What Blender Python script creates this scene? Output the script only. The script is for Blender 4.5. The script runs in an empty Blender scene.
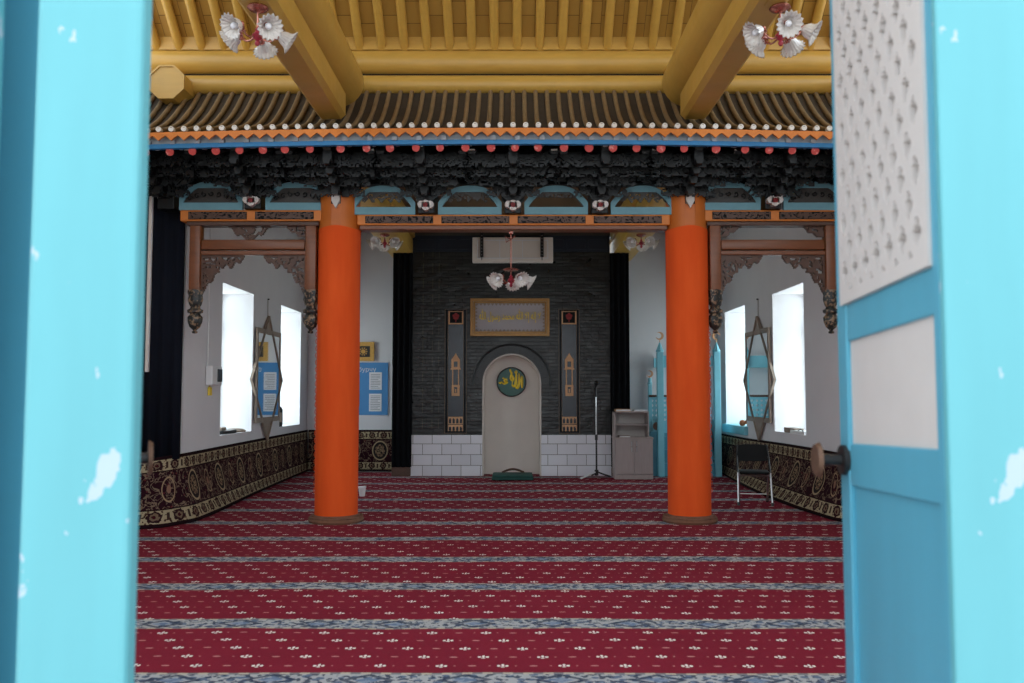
import bpy, bmesh, math, random
from math import sin, cos, pi, sqrt, atan2, radians
from mathutils import Vector, Matrix, noise
random.seed(7)
S = bpy.context.scene
COL = S.collection
# ------------------------------------------------------------------ camera
F = 853.0; CH = 1.53; PT = math.atan(52.5 / F)
cd = bpy.data.cameras.new('camera'); cam = bpy.data.objects.new('camera', cd); COL.objects.link(cam)
cd.sensor_width = 36; cd.lens = F * 36 / 1024
cam.location = (0, 0, CH); cam.rotation_euler = (pi / 2 + PT, 0, 0)
cd.dof.use_dof = True; cd.dof.focus_distance = 12.5; cd.dof.aperture_fstop = 2.9
cd.shift_x = -1.0 / 1024
cd.clip_start = 0.05; cd.clip_end = 200
S.camera = cam

def at(px, py, Y):
    """world x, z of the photo point seen at distance Y"""
    u = (px - 513.0) / F; v = (341.5 - py) / F
    k = Y / (cos(PT) - v * sin(PT))
    return u * k, CH + k * (sin(PT) + v * cos(PT))
def ax(px, py, Y): return at(px, py, Y)[0]
def az(py, Y): return at(513, py, Y)[1]

# ------------------------------------------------------------------ node helper
def lin(c): return c / 12.92 if c <= .04045 else ((c + .055) / 1.055) ** 2.4
def C(r, g, b): return (lin(r / 255), lin(g / 255), lin(b / 255), 1)

class Ex:
    def __init__(s, nt, v): s.nt, s.v = nt, v
    def _m(s, op, *o):
        n = s.nt.nodes.new('ShaderNodeMath'); n.operation = op
        for i, a in enumerate((s,) + o):
            a = a.v if isinstance(a, Ex) else a
            if isinstance(a, (int, float)): n.inputs[i].default_value = a
            else: s.nt.links.new(a, n.inputs[i])
        return Ex(s.nt, n.outputs[0])
    def __add__(s, o): return s._m('ADD', o)
    __radd__ = __add__
    def __mul__(s, o): return s._m('MULTIPLY', o)
    __rmul__ = __mul__
    def __sub__(s, o): return s._m('SUBTRACT', o)
    def __rsub__(s, o): return (s * -1) + o
    def __truediv__(s, o): return s._m('DIVIDE', o)
    def __gt__(s, o): return s._m('GREATER_THAN', o)
    def __lt__(s, o): return s._m('LESS_THAN', o)
    def abs(s): return s._m('ABSOLUTE')
    def frac(s): return s._m('FRACT')
    def floor(s): return s._m('FLOOR')
    def sin(s): return s._m('SINE')
    def sqrt(s): return s._m('SQRT')
    def min(s, o): return s._m('MINIMUM', o)
    def max(s, o): return s._m('MAXIMUM', o)
    def band(s, a, b): return (s > a) * (s < b)
    def clamp(s): return s.max(0.0).min(1.0)

class Mat:
    def __init__(s, name, col=(.5, .5, .5, 1), rough=.5, metal=0.0, spec=.5, coat=0.0):
        s.m = bpy.data.materials.new(name); s.m.use_nodes = True
        s.nt = s.m.node_tree; s.b = s.nt.nodes['Principled BSDF']
        s.b.inputs['Base Color'].default_value = col
        s.b.inputs['Roughness'].default_value = rough
        s.b.inputs['Metallic'].default_value = metal
        s.b.inputs['Specular IOR Level'].default_value = spec
        if coat: s.b.inputs['Coat Weight'].default_value = coat; s.b.inputs['Coat Roughness'].default_value = .12
        s._obj = None
    def new(s, t): return s.nt.nodes.new(t)
    def link(s, a, b): s.nt.links.new(a.v if isinstance(a, Ex) else a, b)
    def vec(s, which='Object'):
        return s.tc().outputs[which]
    def tc(s):
        if s._obj is None: s._obj = s.new('ShaderNodeTexCoord')
        return s._obj
    def xyz(s, which='Object'):
        n = s.new('ShaderNodeSeparateXYZ'); s.nt.links.new(s.vec(which), n.inputs[0])
        return [Ex(s.nt, n.outputs[i]) for i in range(3)]
    def comb(s, x, y, z):
        n = s.new('ShaderNodeCombineXYZ')
        for i, a in enumerate((x, y, z)):
            if isinstance(a, Ex): s.nt.links.new(a.v, n.inputs[i])
            else: n.inputs[i].default_value = a
        return n.outputs[0]
    def noise(s, scale, vec=None, detail=3, rough=.5, dist=0.0):
        n = s.new('ShaderNodeTexNoise'); n.inputs['Scale'].default_value = scale
        n.inputs['Detail'].default_value = detail; n.inputs['Roughness'].default_value = rough
        n.inputs['Distortion'].default_value = dist
        s.nt.links.new(vec if vec is not None else s.vec(), n.inputs['Vector'])
        return Ex(s.nt, n.outputs[0])
    def voro(s, scale, vec=None, feature='F1', out=0):
        n = s.new('ShaderNodeTexVoronoi'); n.feature = feature; n.inputs['Scale'].default_value = scale
        s.nt.links.new(vec if vec is not None else s.vec(), n.inputs['Vector'])
        return Ex(s.nt, n.outputs[out])
    def mix(s, f, a, b):
        n = s.new('ShaderNodeMix'); n.data_type = 'RGBA'
        for v, i in ((f, 0), (a, 6), (b, 7)):
            v = v.v if isinstance(v, Ex) else v
            if isinstance(v, (int, float, tuple)): n.inputs[i].default_value = v
            else: s.nt.links.new(v, n.inputs[i])
        return n.outputs[2]
    def color(s, c): s.link(c, s.b.inputs['Base Color']); return s
    def rough(s, r): s.link(r, s.b.inputs['Roughness']); return s
    def bump(s, h, strength=.3, dist=.01):
        n = s.new('ShaderNodeBump'); n.inputs['Strength'].default_value = strength; n.inputs['Distance'].default_value = dist
        s.link(h, n.inputs['Height']); s.nt.links.new(n.outputs[0], s.b.inputs['Normal']); return s

def shade(c, k): return (c[0] * k, c[1] * k, c[2] * k, 1)
def simple(name, col, rough=.5, var=.15, scale=6, metal=0.0, spec=.5, bump=0.0, coat=0.0, stretch=None):
    m = Mat(name, col, rough, metal, spec, coat)
    v = None
    if stretch:
        x, y, z = m.xyz(); v = m.comb(x * stretch[0], y * stretch[1], z * stretch[2])
    n = m.noise(scale, v, 4)
    m.color(m.mix(n, shade(col, 1 - var), shade(col, 1 + var)))
    if bump: m.bump(n, bump)
    return m.m

M = {}
# turquoise door paint with chips
def door_paint(name, col, chip, sc=5.0, thr=.70):
    m = Mat(name, col, .42, spec=.4)
    x, y, z = m.xyz()
    v = m.comb(x * 1.0, y, z * .7)
    n = m.noise(sc, v, 4, .6); w = m.noise(1.3, m.comb(x * 6, y * 6, z * .8), 3)
    base = m.mix(w, shade(col, .86), shade(col, 1.12))
    m.color(m.mix((n > thr) * .75, base, chip))
    return m.m
M['turq'] = door_paint('turquoise_paint', C(93, 163, 172), C(178, 184, 196), 9, .625)
M['turq_leaf'] = door_paint('blue_leaf_paint', C(84, 160, 184), C(150, 180, 190), 7, .8)
M['door_white'] = simple('white_door_panel', C(206, 198, 194), .5, .05, 9)
M['door_back'] = simple('lattice_backing', C(96, 86, 78), .7, .15, 20)
M['rust'] = simple('rusty_iron', C(105, 78, 62), .55, .5, 40, metal=.5)
M['iron'] = simple('dark_iron', C(60, 58, 58), .4, .4, 40, metal=.8)
M['steel'] = Mat('chrome', C(190, 190, 192), .32, 1.0).m
M['plaster'] = simple('white_plaster', C(220, 219, 222), .85, .05, 2.5, bump=.06)
M['plaster_dark'] = simple('dark_plaster', C(40, 42, 50), .9, .1, 4)
M['soffit'] = simple('brown_ceiling_boards', C(92, 66, 38), .7, .25, 3, stretch=(1, .2, 1))
yel = C(200, 158, 74)
def yellow(name, col, rough):
    m = Mat(name, col, rough, spec=.5)
    x, y, z = m.xyz()
    a = m.noise(2.2, None, 5, .6); b = m.noise(5, m.comb(x * .6, y * .6, z * 6), 3)
    m.color(m.mix(a * .6 + b * .4, shade(col, .72), shade(col, 1.16)))
    m.rough(m.noise(9, None, 3) * .18 + (rough - .08)); m.bump(a, .12, .02)
    return m.m
M['yellow'] = yellow('yellow_varnish', yel, .36)
M['yellow_board'] = yellow('yellow_board', C(188, 148, 66), .5)
M['tile'] = simple('grey_brown_roof_tile', C(124, 102, 70), .75, .3, 9, bump=.25)
M['tile_bed'] = simple('dark_roof_bed', C(66, 56, 44), .9, .3, 9)
M['white_end'] = simple('white_tile_end', C(226, 222, 214), .6, .06, 20)
M['orange_trim'] = simple('orange_scallop_paint', C(214, 122, 34), .5, .12, 5)
M['eave_blue'] = simple('eave_blue_paint', C(46, 132, 190), .5, .12, 5)
M['eave_grey'] = simple('eave_grey_paint', C(176, 182, 188), .6, .1, 7)
m = Mat('red_rafter_paint', C(206, 70, 64), .5)
n1 = m.noise(22, None, 3); m.color(m.mix((n1 > .62) * .6, m.mix(n1, C(190, 50, 48), C(226, 92, 84)), C(230, 170, 160))); M['red_end'] = m.m
M['black'] = simple('black_lacquer', C(13, 14, 14), .38, .5, 18, bump=.35, spec=.3)
M['black_dull'] = simple('black_carving_ground', C(11, 12, 13), .6, .5, 30, bump=.5, spec=.2)
M['glint'] = simple('pale_block_face', C(224, 222, 210), .4, .2, 30)
M['pale_blue'] = simple('pale_blue_paint', C(104, 150, 162), .55, .15, 8)
M['carve_dark'] = simple('dark_carving', C(52, 46, 40), .45, .45, 25, bump=.4)
M['boss_white'] = simple('white_boss_paint', C(206, 198, 192), .5, .08, 20)
M['boss_red'] = simple('red_boss_paint', C(150, 34, 34), .5, .15, 20)
M['col_paint'] = simple('orange_brown_column_paint', C(196, 104, 34), .5, .12, 4)
m = Mat('orange_cloth', C(226, 84, 28), .8, spec=.2)
x, y, z = m.xyz(); n = m.noise(3, m.comb(x * 3, y * 3, z * .5), 4)
m.color(m.mix(n, C(214, 72, 20), C(236, 96, 36))); m.bump(m.noise(260, None, 2), .1, .004); M['orange_cloth'] = m.m
M['burlap'] = simple('brown_felt', C(112, 76, 56), .95, .3, 20, bump=.4)
M['lintel_orange'] = simple('orange_lintel_paint', C(206, 118, 40), .5, .12, 5)
M['wood'] = simple('brown_varnished_wood', C(118, 68, 38), .38, .28, 4, stretch=(1, 1, 6), bump=.05)
M['wood_dark'] = simple('dark_carved_wood', C(82, 54, 40), .5, .35, 20, bump=.3)
m = Mat('pendant_wood', C(60, 52, 44), .45)
n = m.noise(26, None, 3); m.color(m.mix((n > .55), C(34, 36, 34), C(132, 108, 84))); m.bump(n, .5); M['pendant'] = m.m
# glossy dark brick
m = Mat('dark_glazed_brick', C(30, 32, 30), .3)
x, y, z = m.xyz()
br = m.new('ShaderNodeTexBrick'); m.nt.links.new(m.comb(x, z, 0.0), br.inputs['Vector'])
br.inputs['Scale'].default_value = 1.0; br.inputs['Brick Width'].default_value = .27; br.inputs['Row Height'].default_value = .068
br.inputs['Mortar Size'].default_value = .007; br.inputs['Mortar Smooth'].default_value = .3
br.inputs['Color1'].default_value = C(24, 26, 24); br.inputs['Color2'].default_value = C(56, 57, 52); br.inputs['Mortar'].default_value = C(7, 7, 7)
br.inputs['Bias'].default_value = -.2
nn = m.noise(7, None, 4)
dash = ((z * 3.4).frac() < .62)
cols = ((x + 1.70).abs() < .008).max((x + 1.52).abs() < .006).max((x + 1.40).abs() < .006) * dash
m.color(m.mix(cols * .5, m.mix(nn * .7, br.outputs[0], C(20, 21, 20)), C(92, 86, 64)))
m.bump(Ex(m.nt, br.outputs['Fac']) * -1.0 + nn * .9, .9, .02); m.rough(nn * .3 + .18); M['brick'] = m.m
m = Mat('white_wainscot_tile', C(214, 212, 220), .22)
x, y, z = m.xyz()
br = m.new('ShaderNodeTexBrick'); m.nt.links.new(m.comb(x + .07, z, 0.0), br.inputs['Vector'])
br.inputs['Scale'].default_value = 1.0; br.inputs['Brick Width'].default_value = .36; br.inputs['Row Height'].default_value = .2
br.inputs['Mortar Size'].default_value = .006; br.inputs['Color1'].default_value = C(234, 232, 238); br.inputs['Color2'].default_value = C(222, 220, 226); br.inputs['Mortar'].default_value = C(140, 136, 132)
m.color(br.outputs[0]); M['wtile'] = m.m
M['niche'] = simple('beige_niche_cloth', C(222, 213, 204), .9, .07, 3, spec=.1)
M['arch_stone'] = simple('dark_arch_stone', C(38, 40, 41), .4, .4, 10, bump=.3)
M['black_cloth'] = simple('black_drape', C(14, 15, 18), .9, .3, 5, spec=.1)
M['navy_cloth'] = simple('navy_curtain', C(20, 23, 33), .9, .25, 2, spec=.15)
M['navy_board'] = simple('navy_board', C(24, 36, 52), .6, .2, 4)
M['gold'] = simple('gold_frame', C(154, 112, 60), .38, .25, 12, metal=.35)
M['gold_bright'] = simple('gold_lettering', C(244, 212, 52), .4, .1, 15)
M['gold_pale'] = simple('pale_gold_leaf', C(206, 158, 76), .4, .3, 30)
M['gilt'] = simple('dull_gilt_line', C(104, 80, 50), .45, .2, 15)
M['mat_grey'] = simple('grey_mount', C(176, 168, 172), .6, .06, 10)
m = Mat('green_disc', C(26, 84, 74), .15, coat=.6); M['green'] = simple('green_plaque', C(16, 84, 72), .22, .2, 4, spec=.3)
M['green_mat'] = simple('green_mat', C(34, 74, 68), .85, .3, 14)
M['slate'] = simple('slate_panel', C(40, 46, 54), .25, .4, 7)
M['tan'] = simple('tan_inlay', C(206, 156, 112), .5, .12, 12)
M['cream'] = simple('cream_panel', C(226, 216, 206), .5, .03, 5)
M['pulpit'] = simple('pulpit_blue', C(120, 190, 206), .45, .1, 6)
M['pulpit_dark'] = simple('pulpit_teal', C(70, 140, 160), .45, .1, 6)
M['cab'] = simple('ash_laminate', C(164, 150, 146), .5, .12, 5, stretch=(8, 8, 1))
M['cab_in'] = simple('cabinet_inside', C(184, 176, 170), .6, .05, 5)
M['poster'] = simple('blue_poster', C(70, 138, 196), .5, .04, 4)
M['paper'] = simple('paper', C(226, 226, 230), .7, .03, 10)
M['ink'] = simple('grey_ink', C(150, 150, 156), .8, .1, 10)
M['white'] = simple('white_plastic', C(226, 226, 226), .4, .03, 6)
M['black_plastic'] = simple('black_plastic', C(26, 26, 28), .35, .2, 10)
M['mirror'] = Mat('mirror_glass', C(225, 230, 230), .03, 1.0).m
M['frame_grey'] = simple('weathered_frame_wood', C(150, 134, 120), .5, .2, 8)
M['copper'] = simple('rose_copper', C(196, 132, 118), .25, .2, 14, metal=.8)
M['red_bead'] = simple('red_bead', C(170, 54, 70), .3, .2, 14)
m = Mat('frosted_glass_shade', C(238, 232, 226), .25); m.b.inputs['Transmission Weight'].default_value = .25; M['shade'] = m.m
M['bulb'] = Mat('opal_bulb', C(240, 240, 245), .3).m
m = Mat('clear_glass', C(235, 245, 245), .02)
tr = m.new('ShaderNodeBsdfTransparent'); tr.inputs[0].default_value = (.93, .97, .97, 1); gl = m.new('ShaderNodeBsdfGlossy'); gl.inputs['Roughness'].default_value = .02
mx = m.new('ShaderNodeMixShader'); mx.inputs[0].default_value = .07
m.nt.links.new(tr.outputs[0], mx.inputs[1]); m.nt.links.new(gl.outputs[0], mx.inputs[2]); m.nt.links.new(mx.outputs[0], m.nt.nodes['Material Output'].inputs['Surface']); M['glass'] = m.m
M['skin_brown'] = simple('orange_brown_wood', C(178, 112, 74), .5, .1, 8)
M['ground'] = simple('grey_paving', C(196, 192, 186), .9, .1, 3)
M['leather'] = simple('black_vinyl', C(10, 10, 10), .6, .2, 9, spec=.2)
M['bamboo'] = simple('bamboo_strip', C(70, 66, 56), .7, .3, 30, stretch=(6, 1, 1))

# prayer carpet: rows of white sprigs on red, ornate blue-grey stripes
m = Mat('prayer_carpet_wool', C(120, 30, 44), .95, spec=.12)
x, y, z = m.xyz()
PER = 1.113; Y0 = 5.772
wob = m.noise(.9, None, 2) * .10 - .05
t = ((y + wob - Y0) / PER + .5).frac() - .5           # 0 at a stripe's centre
d = t.abs() * PER
HW = .118
instripe = d < HW
edge = d.band(HW - .028, HW)
# sprigs
RH = .166; DX = .345
row = ((y + wob * .6) / RH).floor(); fy = ((y + wob * .6) / RH).frac() - .5
fx = ((x + row * .115) / DX).frac() - .5
px_, py_ = fx * DX, fy * RH
def ell(cx, cy, rx, ry):
    a = (px_ - cx) / rx; b = (py_ - cy) / ry
    return (a * a + b * b) < 1.0
spr = ell(0, .012, .008, .020).max(ell(-.023, .0, .010, .015)).max(ell(.023, .0, .010, .015)).max(ell(0, -.020, .012, .008))
fx2 = ((x + row * .115) / .115 + .5).frac() - .5
q1 = fx2 * .115
dots = ((q1 * q1) / (.024 * .024) + (py_ * py_) / (.010 * .010)) < 1.0
dots = dots * (1.0 - ((fx.abs() < .2)))
fl = m.noise(60, None, 2)
fld = m.mix(m.noise(1.2, None, 3), C(112, 26, 42), C(140, 36, 54))
fld = m.mix(fl * .5, fld, C(92, 20, 34))
fld = m.mix(dots * .7, fld, C(196, 136, 132))
fld = m.mix(spr * .9, fld, C(232, 222, 212))
# stripe ornament
su = (x / .52).frac() - .5
med = ((su * .52).abs() * .55 + d * .9)
orn = m.voro(17, m.comb(x, y * 1.3, 0.0))
orn2 = m.noise(26, None, 2)
st = m.mix((orn < .40), C(160, 160, 160), C(92, 104, 124))
st = m.mix((orn2 > .56) * .9, st, C(52, 60, 78))
st = m.mix(med.band(.055, .085) * .8, st, C(44, 54, 74))
st = m.mix((med < .04) * .7, st, C(108, 126, 150))
st = m.mix(edge, st, m.mix((x * 9).frac() < .5, C(176, 164, 146), C(120, 116, 116)))
m.color(m.mix(instripe, fld, st)); m.bump(m.noise(180, None, 2), .25, .008); M['carpet'] = m.m

# wall carpet: uv.x in metres, uv.y 0..1
m = Mat('oriental_runner_wool', C(60, 24, 30), .95, spec=.1)
n = m.new('ShaderNodeSeparateXYZ'); m.nt.links.new(m.vec('UV'), n.inputs[0])
u = Ex(m.nt, n.outputs[0]); v = Ex(m.nt, n.outputs[1])
bord = v.band(.035, .215).max(v.band(.775, .955))
vv = (v - .125).abs().min((v - .865).abs()) * .8
bu = ((u / .23).frac() - .5) * .23
uvv = m.comb(u, v * .8, 0.0)
r = (bu * bu + vv * vv).sqrt() + (m.noise(34, uvv, 2) - .5) * .06
vo = m.voro(22, uvv); no = m.noise(24, uvv, 2)
bc = m.mix((vo < .25), C(160, 146, 118), C(100, 78, 60))
bc = m.mix((no > .6), bc, C(66, 44, 36))
bc = m.mix(r < .062, bc, C(44, 22, 26)); bc = m.mix(r < .036, bc, C(112, 94, 76)); bc = m.mix(r < .018, bc, C(60, 18, 24))
bc = m.mix((bu.abs() > .1) * (vv < .04), bc, C(60, 42, 36))
mu = ((u / .95).frac() - .5) * .95; mv = (v - .495) * .8
rr = ((mu * mu) * 1.5 + mv * mv).sqrt()
ang = m.noise(9, uvv, 2, dist=1.5)
fc = m.mix((ang.band(.46, .52)), C(40, 15, 23), C(118, 98, 82))
fc = m.mix((m.voro(16, uvv) < .16), fc, C(96, 34, 40))
mu2 = ((u / .95 + .5).frac() - .5) * .95
r2 = ((mu2 * mu2) * 3.0 + mv * mv).sqrt()
fc = m.mix(rr < .19, fc, C(40, 34, 34)); fc = m.mix(rr.band(.165, .19), fc, C(160, 140, 112)); fc = m.mix((rr < .12) * (m.noise(30, uvv, 2) > .5), fc, C(140, 118, 92)); fc = m.mix(rr.band(.085, .1), fc, C(120, 90, 74))
fc = m.mix(r2.band(.13, .15), fc, C(150, 126, 100)); fc = m.mix((r2 < .05), fc, C(130, 96, 80))
c = m.mix(bord, fc, bc)
line = v.band(.025, .04).max(v.band(.21, .228)).max(v.band(.762, .78)).max(v.band(.95, .965))
c = m.mix(line, c, C(34, 14, 18)); c = m.mix((v > .965).max(v < .025), c, C(30, 14, 18))
m.color(c); m.bump(m.noise(150, None, 2), .2, .006); M['runner'] = m.m

# ------------------------------------------------------------------ mesh builder
ORG = {}
class MB:
    def __init__(s): s.v = []; s.f = []; s.uv = None
    def add(s, vs, fs, mat=None):
        o = len(s.v)
        s.v += [tuple(mat @ Vector(p)) if mat else tuple(p) for p in vs]
        s.f += [tuple(i + o for i in f) for f in fs]; return s
    def box(s, x0, x1, y0, y1, z0, z1, b=0.0, mat=None):
        if b <= 0:
            vs = [(x, y, z) for z in (z0, z1) for y in (y0, y1) for x in (x0, x1)]
            return s.add(vs, [(0, 2, 3, 1), (4, 5, 7, 6), (0, 1, 5, 4), (2, 6, 7, 3), (0, 4, 6, 2), (1, 3, 7, 5)], mat)
        bm = bmesh.new(); bmesh.ops.create_cube(bm, size=1)
        for v in bm.verts: v.co = Vector(((x0 + x1) / 2 + v.co.x * (x1 - x0), (y0 + y1) / 2 + v.co.y * (y1 - y0), (z0 + z1) / 2 + v.co.z * (z1 - z0)))
        bmesh.ops.bevel(bm, geom=bm.edges[:], offset=b, segments=2, affect='EDGES', profile=.5)
        bm.verts.index_update()
        s.add([v.co[:] for v in bm.verts], [tuple(v.index for v in f.verts) for f in bm.faces], mat); bm.free(); return s
    def prism(s, pts, y0, y1, mat=None):
        """polygon in x,z (counter-clockwise seen from -y) between y0 (near) and y1"""
        n = len(pts)
        vs = [(p[0], y0, p[1]) for p in pts] + [(p[0], y1, p[1]) for p in pts]
        fs = [tuple(range(n)), tuple(range(2 * n - 1, n - 1, -1))]
        fs += [(i, i + n, (i + 1) % n + n, (i + 1) % n) for i in range(n)]
        return s.add(vs, fs, mat)
    def ring(s, outer, inner, y0, y1):
        """band between two polylines with equal counts (closed), in x,z"""
        n = len(outer)
        vs = [(p[0], y, p[1]) for y in (y0, y1) for L in (outer, inner) for p in L]
        fs = []
        for i in range(n):
            j = (i + 1) % n
            fs += [(i, j, n + j, n + i), (2 * n + j, 2 * n + i, 3 * n + i, 3 * n + j), (j, i, 2 * n + i, 2 * n + j), (n + i, n + j, 3 * n + j, 3 * n + i)]
        return s.add(vs, fs)
    def cyl(s, a, b, r0, r1=None, n=16, caps=True):
        r1 = r0 if r1 is None else r1
        a, b = Vector(a), Vector(b); d = (b - a).normalized()
        q = Vector((0, 0, 1)) if abs(d.z) < .9 else Vector((1, 0, 0))
        e1 = d.cross(q).normalized(); e2 = d.cross(e1)
        vs = [a + (e1 * cos(2 * pi * i / n) + e2 * sin(2 * pi * i / n)) * r0 for i in range(n)] + [b + (e1 * cos(2 * pi * i / n) + e2 * sin(2 * pi * i / n)) * r1 for i in range(n)]
        fs = [(i, (i + 1) % n, (i + 1) % n + n, i + n) for i in range(n)]
        if caps: fs += [tuple(range(n - 1, -1, -1)), tuple(range(n, 2 * n))]
        return s.add([v[:] for v in vs], fs)
    def tube(s, pts, r, n=8, caps=True):
        pts = [Vector(p) for p in pts]; rs = r if isinstance(r, (list, tuple)) else [r] * len(pts)
        vs = []; prev = None
        for i, p in enumerate(pts):
            d = (pts[min(i + 1, len(pts) - 1)] - pts[max(i - 1, 0)]).normalized()
            if prev is None:
                q = Vector((0, 0, 1)) if abs(d.z) < .9 else Vector((1, 0, 0)); e1 = d.cross(q).normalized()
            else:
                e1 = (prev - d * prev.dot(d)).normalized()
            prev = e1; e2 = d.cross(e1)
            vs += [(p + (e1 * cos(2 * pi * k / n) + e2 * sin(2 * pi * k / n)) * rs[i])[:] for k in range(n)]
        fs = [(i * n + k, i * n + (k + 1) % n, (i + 1) * n + (k + 1) % n, (i + 1) * n + k) for i in range(len(pts) - 1) for k in range(n)]
        if caps: fs += [tuple(range(n - 1, -1, -1)), tuple(range((len(pts) - 1) * n, len(pts) * n))]
        return s.add(vs, fs)
    def lathe(s, prof, c, n=24, mat=None, ripple=None):
        """profile of (r, z) round the z axis at c; ripple(r, z, ang) -> r"""
        vs = []
        for r, z in prof:
            for i in range(n):
                a = 2 * pi * i / n; q = ripple(r, z, a) if ripple else r
                vs.append((q * cos(a), q * sin(a), z))
        fs = [(j * n + i, j * n + (i + 1) % n, (j + 1) * n + (i + 1) % n, (j + 1) * n + i) for j in range(len(prof) - 1) for i in range(n)]
        if prof[0][0] > 1e-4 : fs.append(tuple(range(n - 1, -1, -1)))
        if prof[-1][0] > 1e-4 and ripple is None: fs.append(tuple(range((len(prof) - 1) * n, len(prof) * n)))
        T = Matrix.Translation(Vector(c)) @ (mat if mat else Matrix())
        return s.add(vs, fs, T)
    def fret(s, fn, x0, x1, z0, z1, res, y0, y1):
        """openwork board: cells where fn(x,z) is true become solid"""
        nx = max(1, int(round((x1 - x0) / res))); nz = max(1, int(round((z1 - z0) / res)))
        g = [[fn(x0 + (i + .5) * res, z0 + (j + .5) * res) for j in range(nz)] for i in range(nx)]
        ids = {}; vs = []; fs = []
        def vid(i, j, k):
            key = (i, j, k)
            if key not in ids: ids[key] = len(vs); vs.append((x0 + i * res, y0 if k == 0 else y1, z0 + j * res))
            return ids[key]
        G = lambda i, j: 0 <= i < nx and 0 <= j < nz and g[i][j]
        for i in range(nx):
            for j in range(nz):
                if not g[i][j]: continue
                fs.append((vid(i, j, 0), vid(i + 1, j, 0), vid(i + 1, j + 1, 0), vid(i, j + 1, 0)))
                if not G(i - 1, j): fs.append((vid(i, j, 0), vid(i, j + 1, 0), vid(i, j + 1, 1), vid(i, j, 1)))
                if not G(i + 1, j): fs.append((vid(i + 1, j, 0), vid(i + 1, j, 1), vid(i + 1, j + 1, 1), vid(i + 1, j + 1, 0)))
                if not G(i, j - 1): fs.append((vid(i, j, 0), vid(i, j, 1), vid(i + 1, j, 1), vid(i + 1, j, 0)))
                if not G(i, j + 1): fs.append((vid(i, j + 1, 0), vid(i + 1, j + 1, 0), vid(i + 1, j + 1, 1), vid(i, j + 1, 1)))
                fs.append((vid(i, j, 1), vid(i, j + 1, 1), vid(i + 1, j + 1, 1), vid(i + 1, j, 1)))
        return s.add(vs, fs)
    def build(s, name, mat, parent=None, smooth=False, kind=None, label=None, fix=True):
        me = bpy.data.meshes.new(name)
        off = ORG.get(parent.name, Vector((0, 0, 0))) if parent else Vector((0, 0, 0))
        me.from_pydata([(a - off.x, b - off.y, c - off.z) for a, b, c in s.v], [], s.f)
        if s.uv:
            ul = me.uv_layers.new(name='uv')
            for p in me.polygons:
                for li in p.loop_indices: ul.data[li].uv = s.uv[me.loops[li].vertex_index]
        me.validate()
        if fix:
            bm = bmesh.new(); bm.from_mesh(me); bmesh.ops.recalc_face_normals(bm, faces=bm.faces[:]); bm.to_mesh(me); bm.free()
        if smooth:
            for p in me.polygons: p.use_smooth = True
            if smooth != 'all':
                bm = bmesh.new(); bm.from_mesh(me)
                for e in bm.edges:
                    if len(e.link_faces) == 2 and e.calc_face_angle(0) > radians(40): e.smooth = False
                bm.to_mesh(me); bm.free()
        me.materials.append(M[mat] if isinstance(mat, str) else mat)
        o = bpy.data.objects.new(name, me); COL.objects.link(o)
        if parent: o.parent = parent
        ORG[o.name] = off.copy() if parent else Vector((0, 0, 0))
        if kind: o['kind'] = kind
        if label: o['label'] = label
        return o

def tag(o, label, cat, group=None):
    o['label'] = label; o['category'] = cat
    if group: o['group'] = group
    return o
def thing(name, label, cat, loc, group=None):
    o = bpy.data.objects.new(name, None); COL.objects.link(o); o.location = loc; o.empty_display_size = .1
    ORG[o.name] = Vector(loc); return tag(o, label, cat, group)
def shell(name, loc=(0, 0, 0)):
    o = bpy.data.objects.new(name, None); COL.objects.link(o); o.location = loc
    ORG[o.name] = Vector(loc); o['kind'] = 'structure'; return o
def copy_tree(o, loc=None, rz=None, label=None, parent=None):
    c = o.copy(); COL.objects.link(c)
    if parent is not None: c.parent = parent
    for ch in list(o.children): copy_tree(ch, parent=c)
    if loc is not None: c.location = loc
    if rz is not None: c.rotation_euler.z = rz
    if label: c['label'] = label
    return c
def text_mesh(body, size, name, mat, parent, x, y, z, depth=.004, align='CENTER', sx=1.0):
    cu = bpy.data.curves.new('t', 'FONT'); cu.body = body; cu.size = size; cu.extrude = depth; cu.align_x = align
    o = bpy.data.objects.new('t', cu); COL.objects.link(o)
    dg = bpy.context.evaluated_depsgraph_get(); me = bpy.data.meshes.new_from_object(o.evaluated_get(dg))
    bpy.data.objects.remove(o); mb = MB()
    T = Matrix.Translation((x, y, z)) @ Matrix.Rotation(pi / 2, 4, 'X') @ Matrix.Diagonal((sx, 1, 1, 1))
    mb.add([v.co[:] for v in me.vertices], [tuple(p.vertices) for p in me.polygons], T)
    bpy.data.meshes.remove(me)
    return mb.build(name, mat, parent, fix=False)
def arc(cx, cz, r, a0, a1, n, rz=None):
    rz = r if rz is None else rz
    return [(cx + r * cos(a0 + (a1 - a0) * i / n), cz + rz * sin(a0 + (a1 - a0) * i / n)) for i in range(n + 1)]
def rect(x0, x1, z0, z1): return [(x0, z0), (x1, z0), (x1, z1), (x0, z1)]
def scroll(x, z, k=1.0, ph=0.0):
    """leafy scrollwork: true on the solid strands"""
    a = noise.noise(Vector((x * 9 * k + ph, z * 9 * k, 3.1 + ph))); b = noise.noise(Vector((x * 9 * k, z * 9 * k + 5.2, 7.7 + ph)))
    return sin(30 * k * x + 7 * a + 3 * sin(22 * k * z)) * sin(30 * k * z + 7 * b) > -.28

# ================================================================== SETTING
MB().box(-60, 60, -60, 80, -.6, -.25).build('ground', 'ground', kind='structure')
MB().box(-5.3, 5.3, .3, 17.3, -.25, -.012).build('floor', 'ground', kind='structure')
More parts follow.
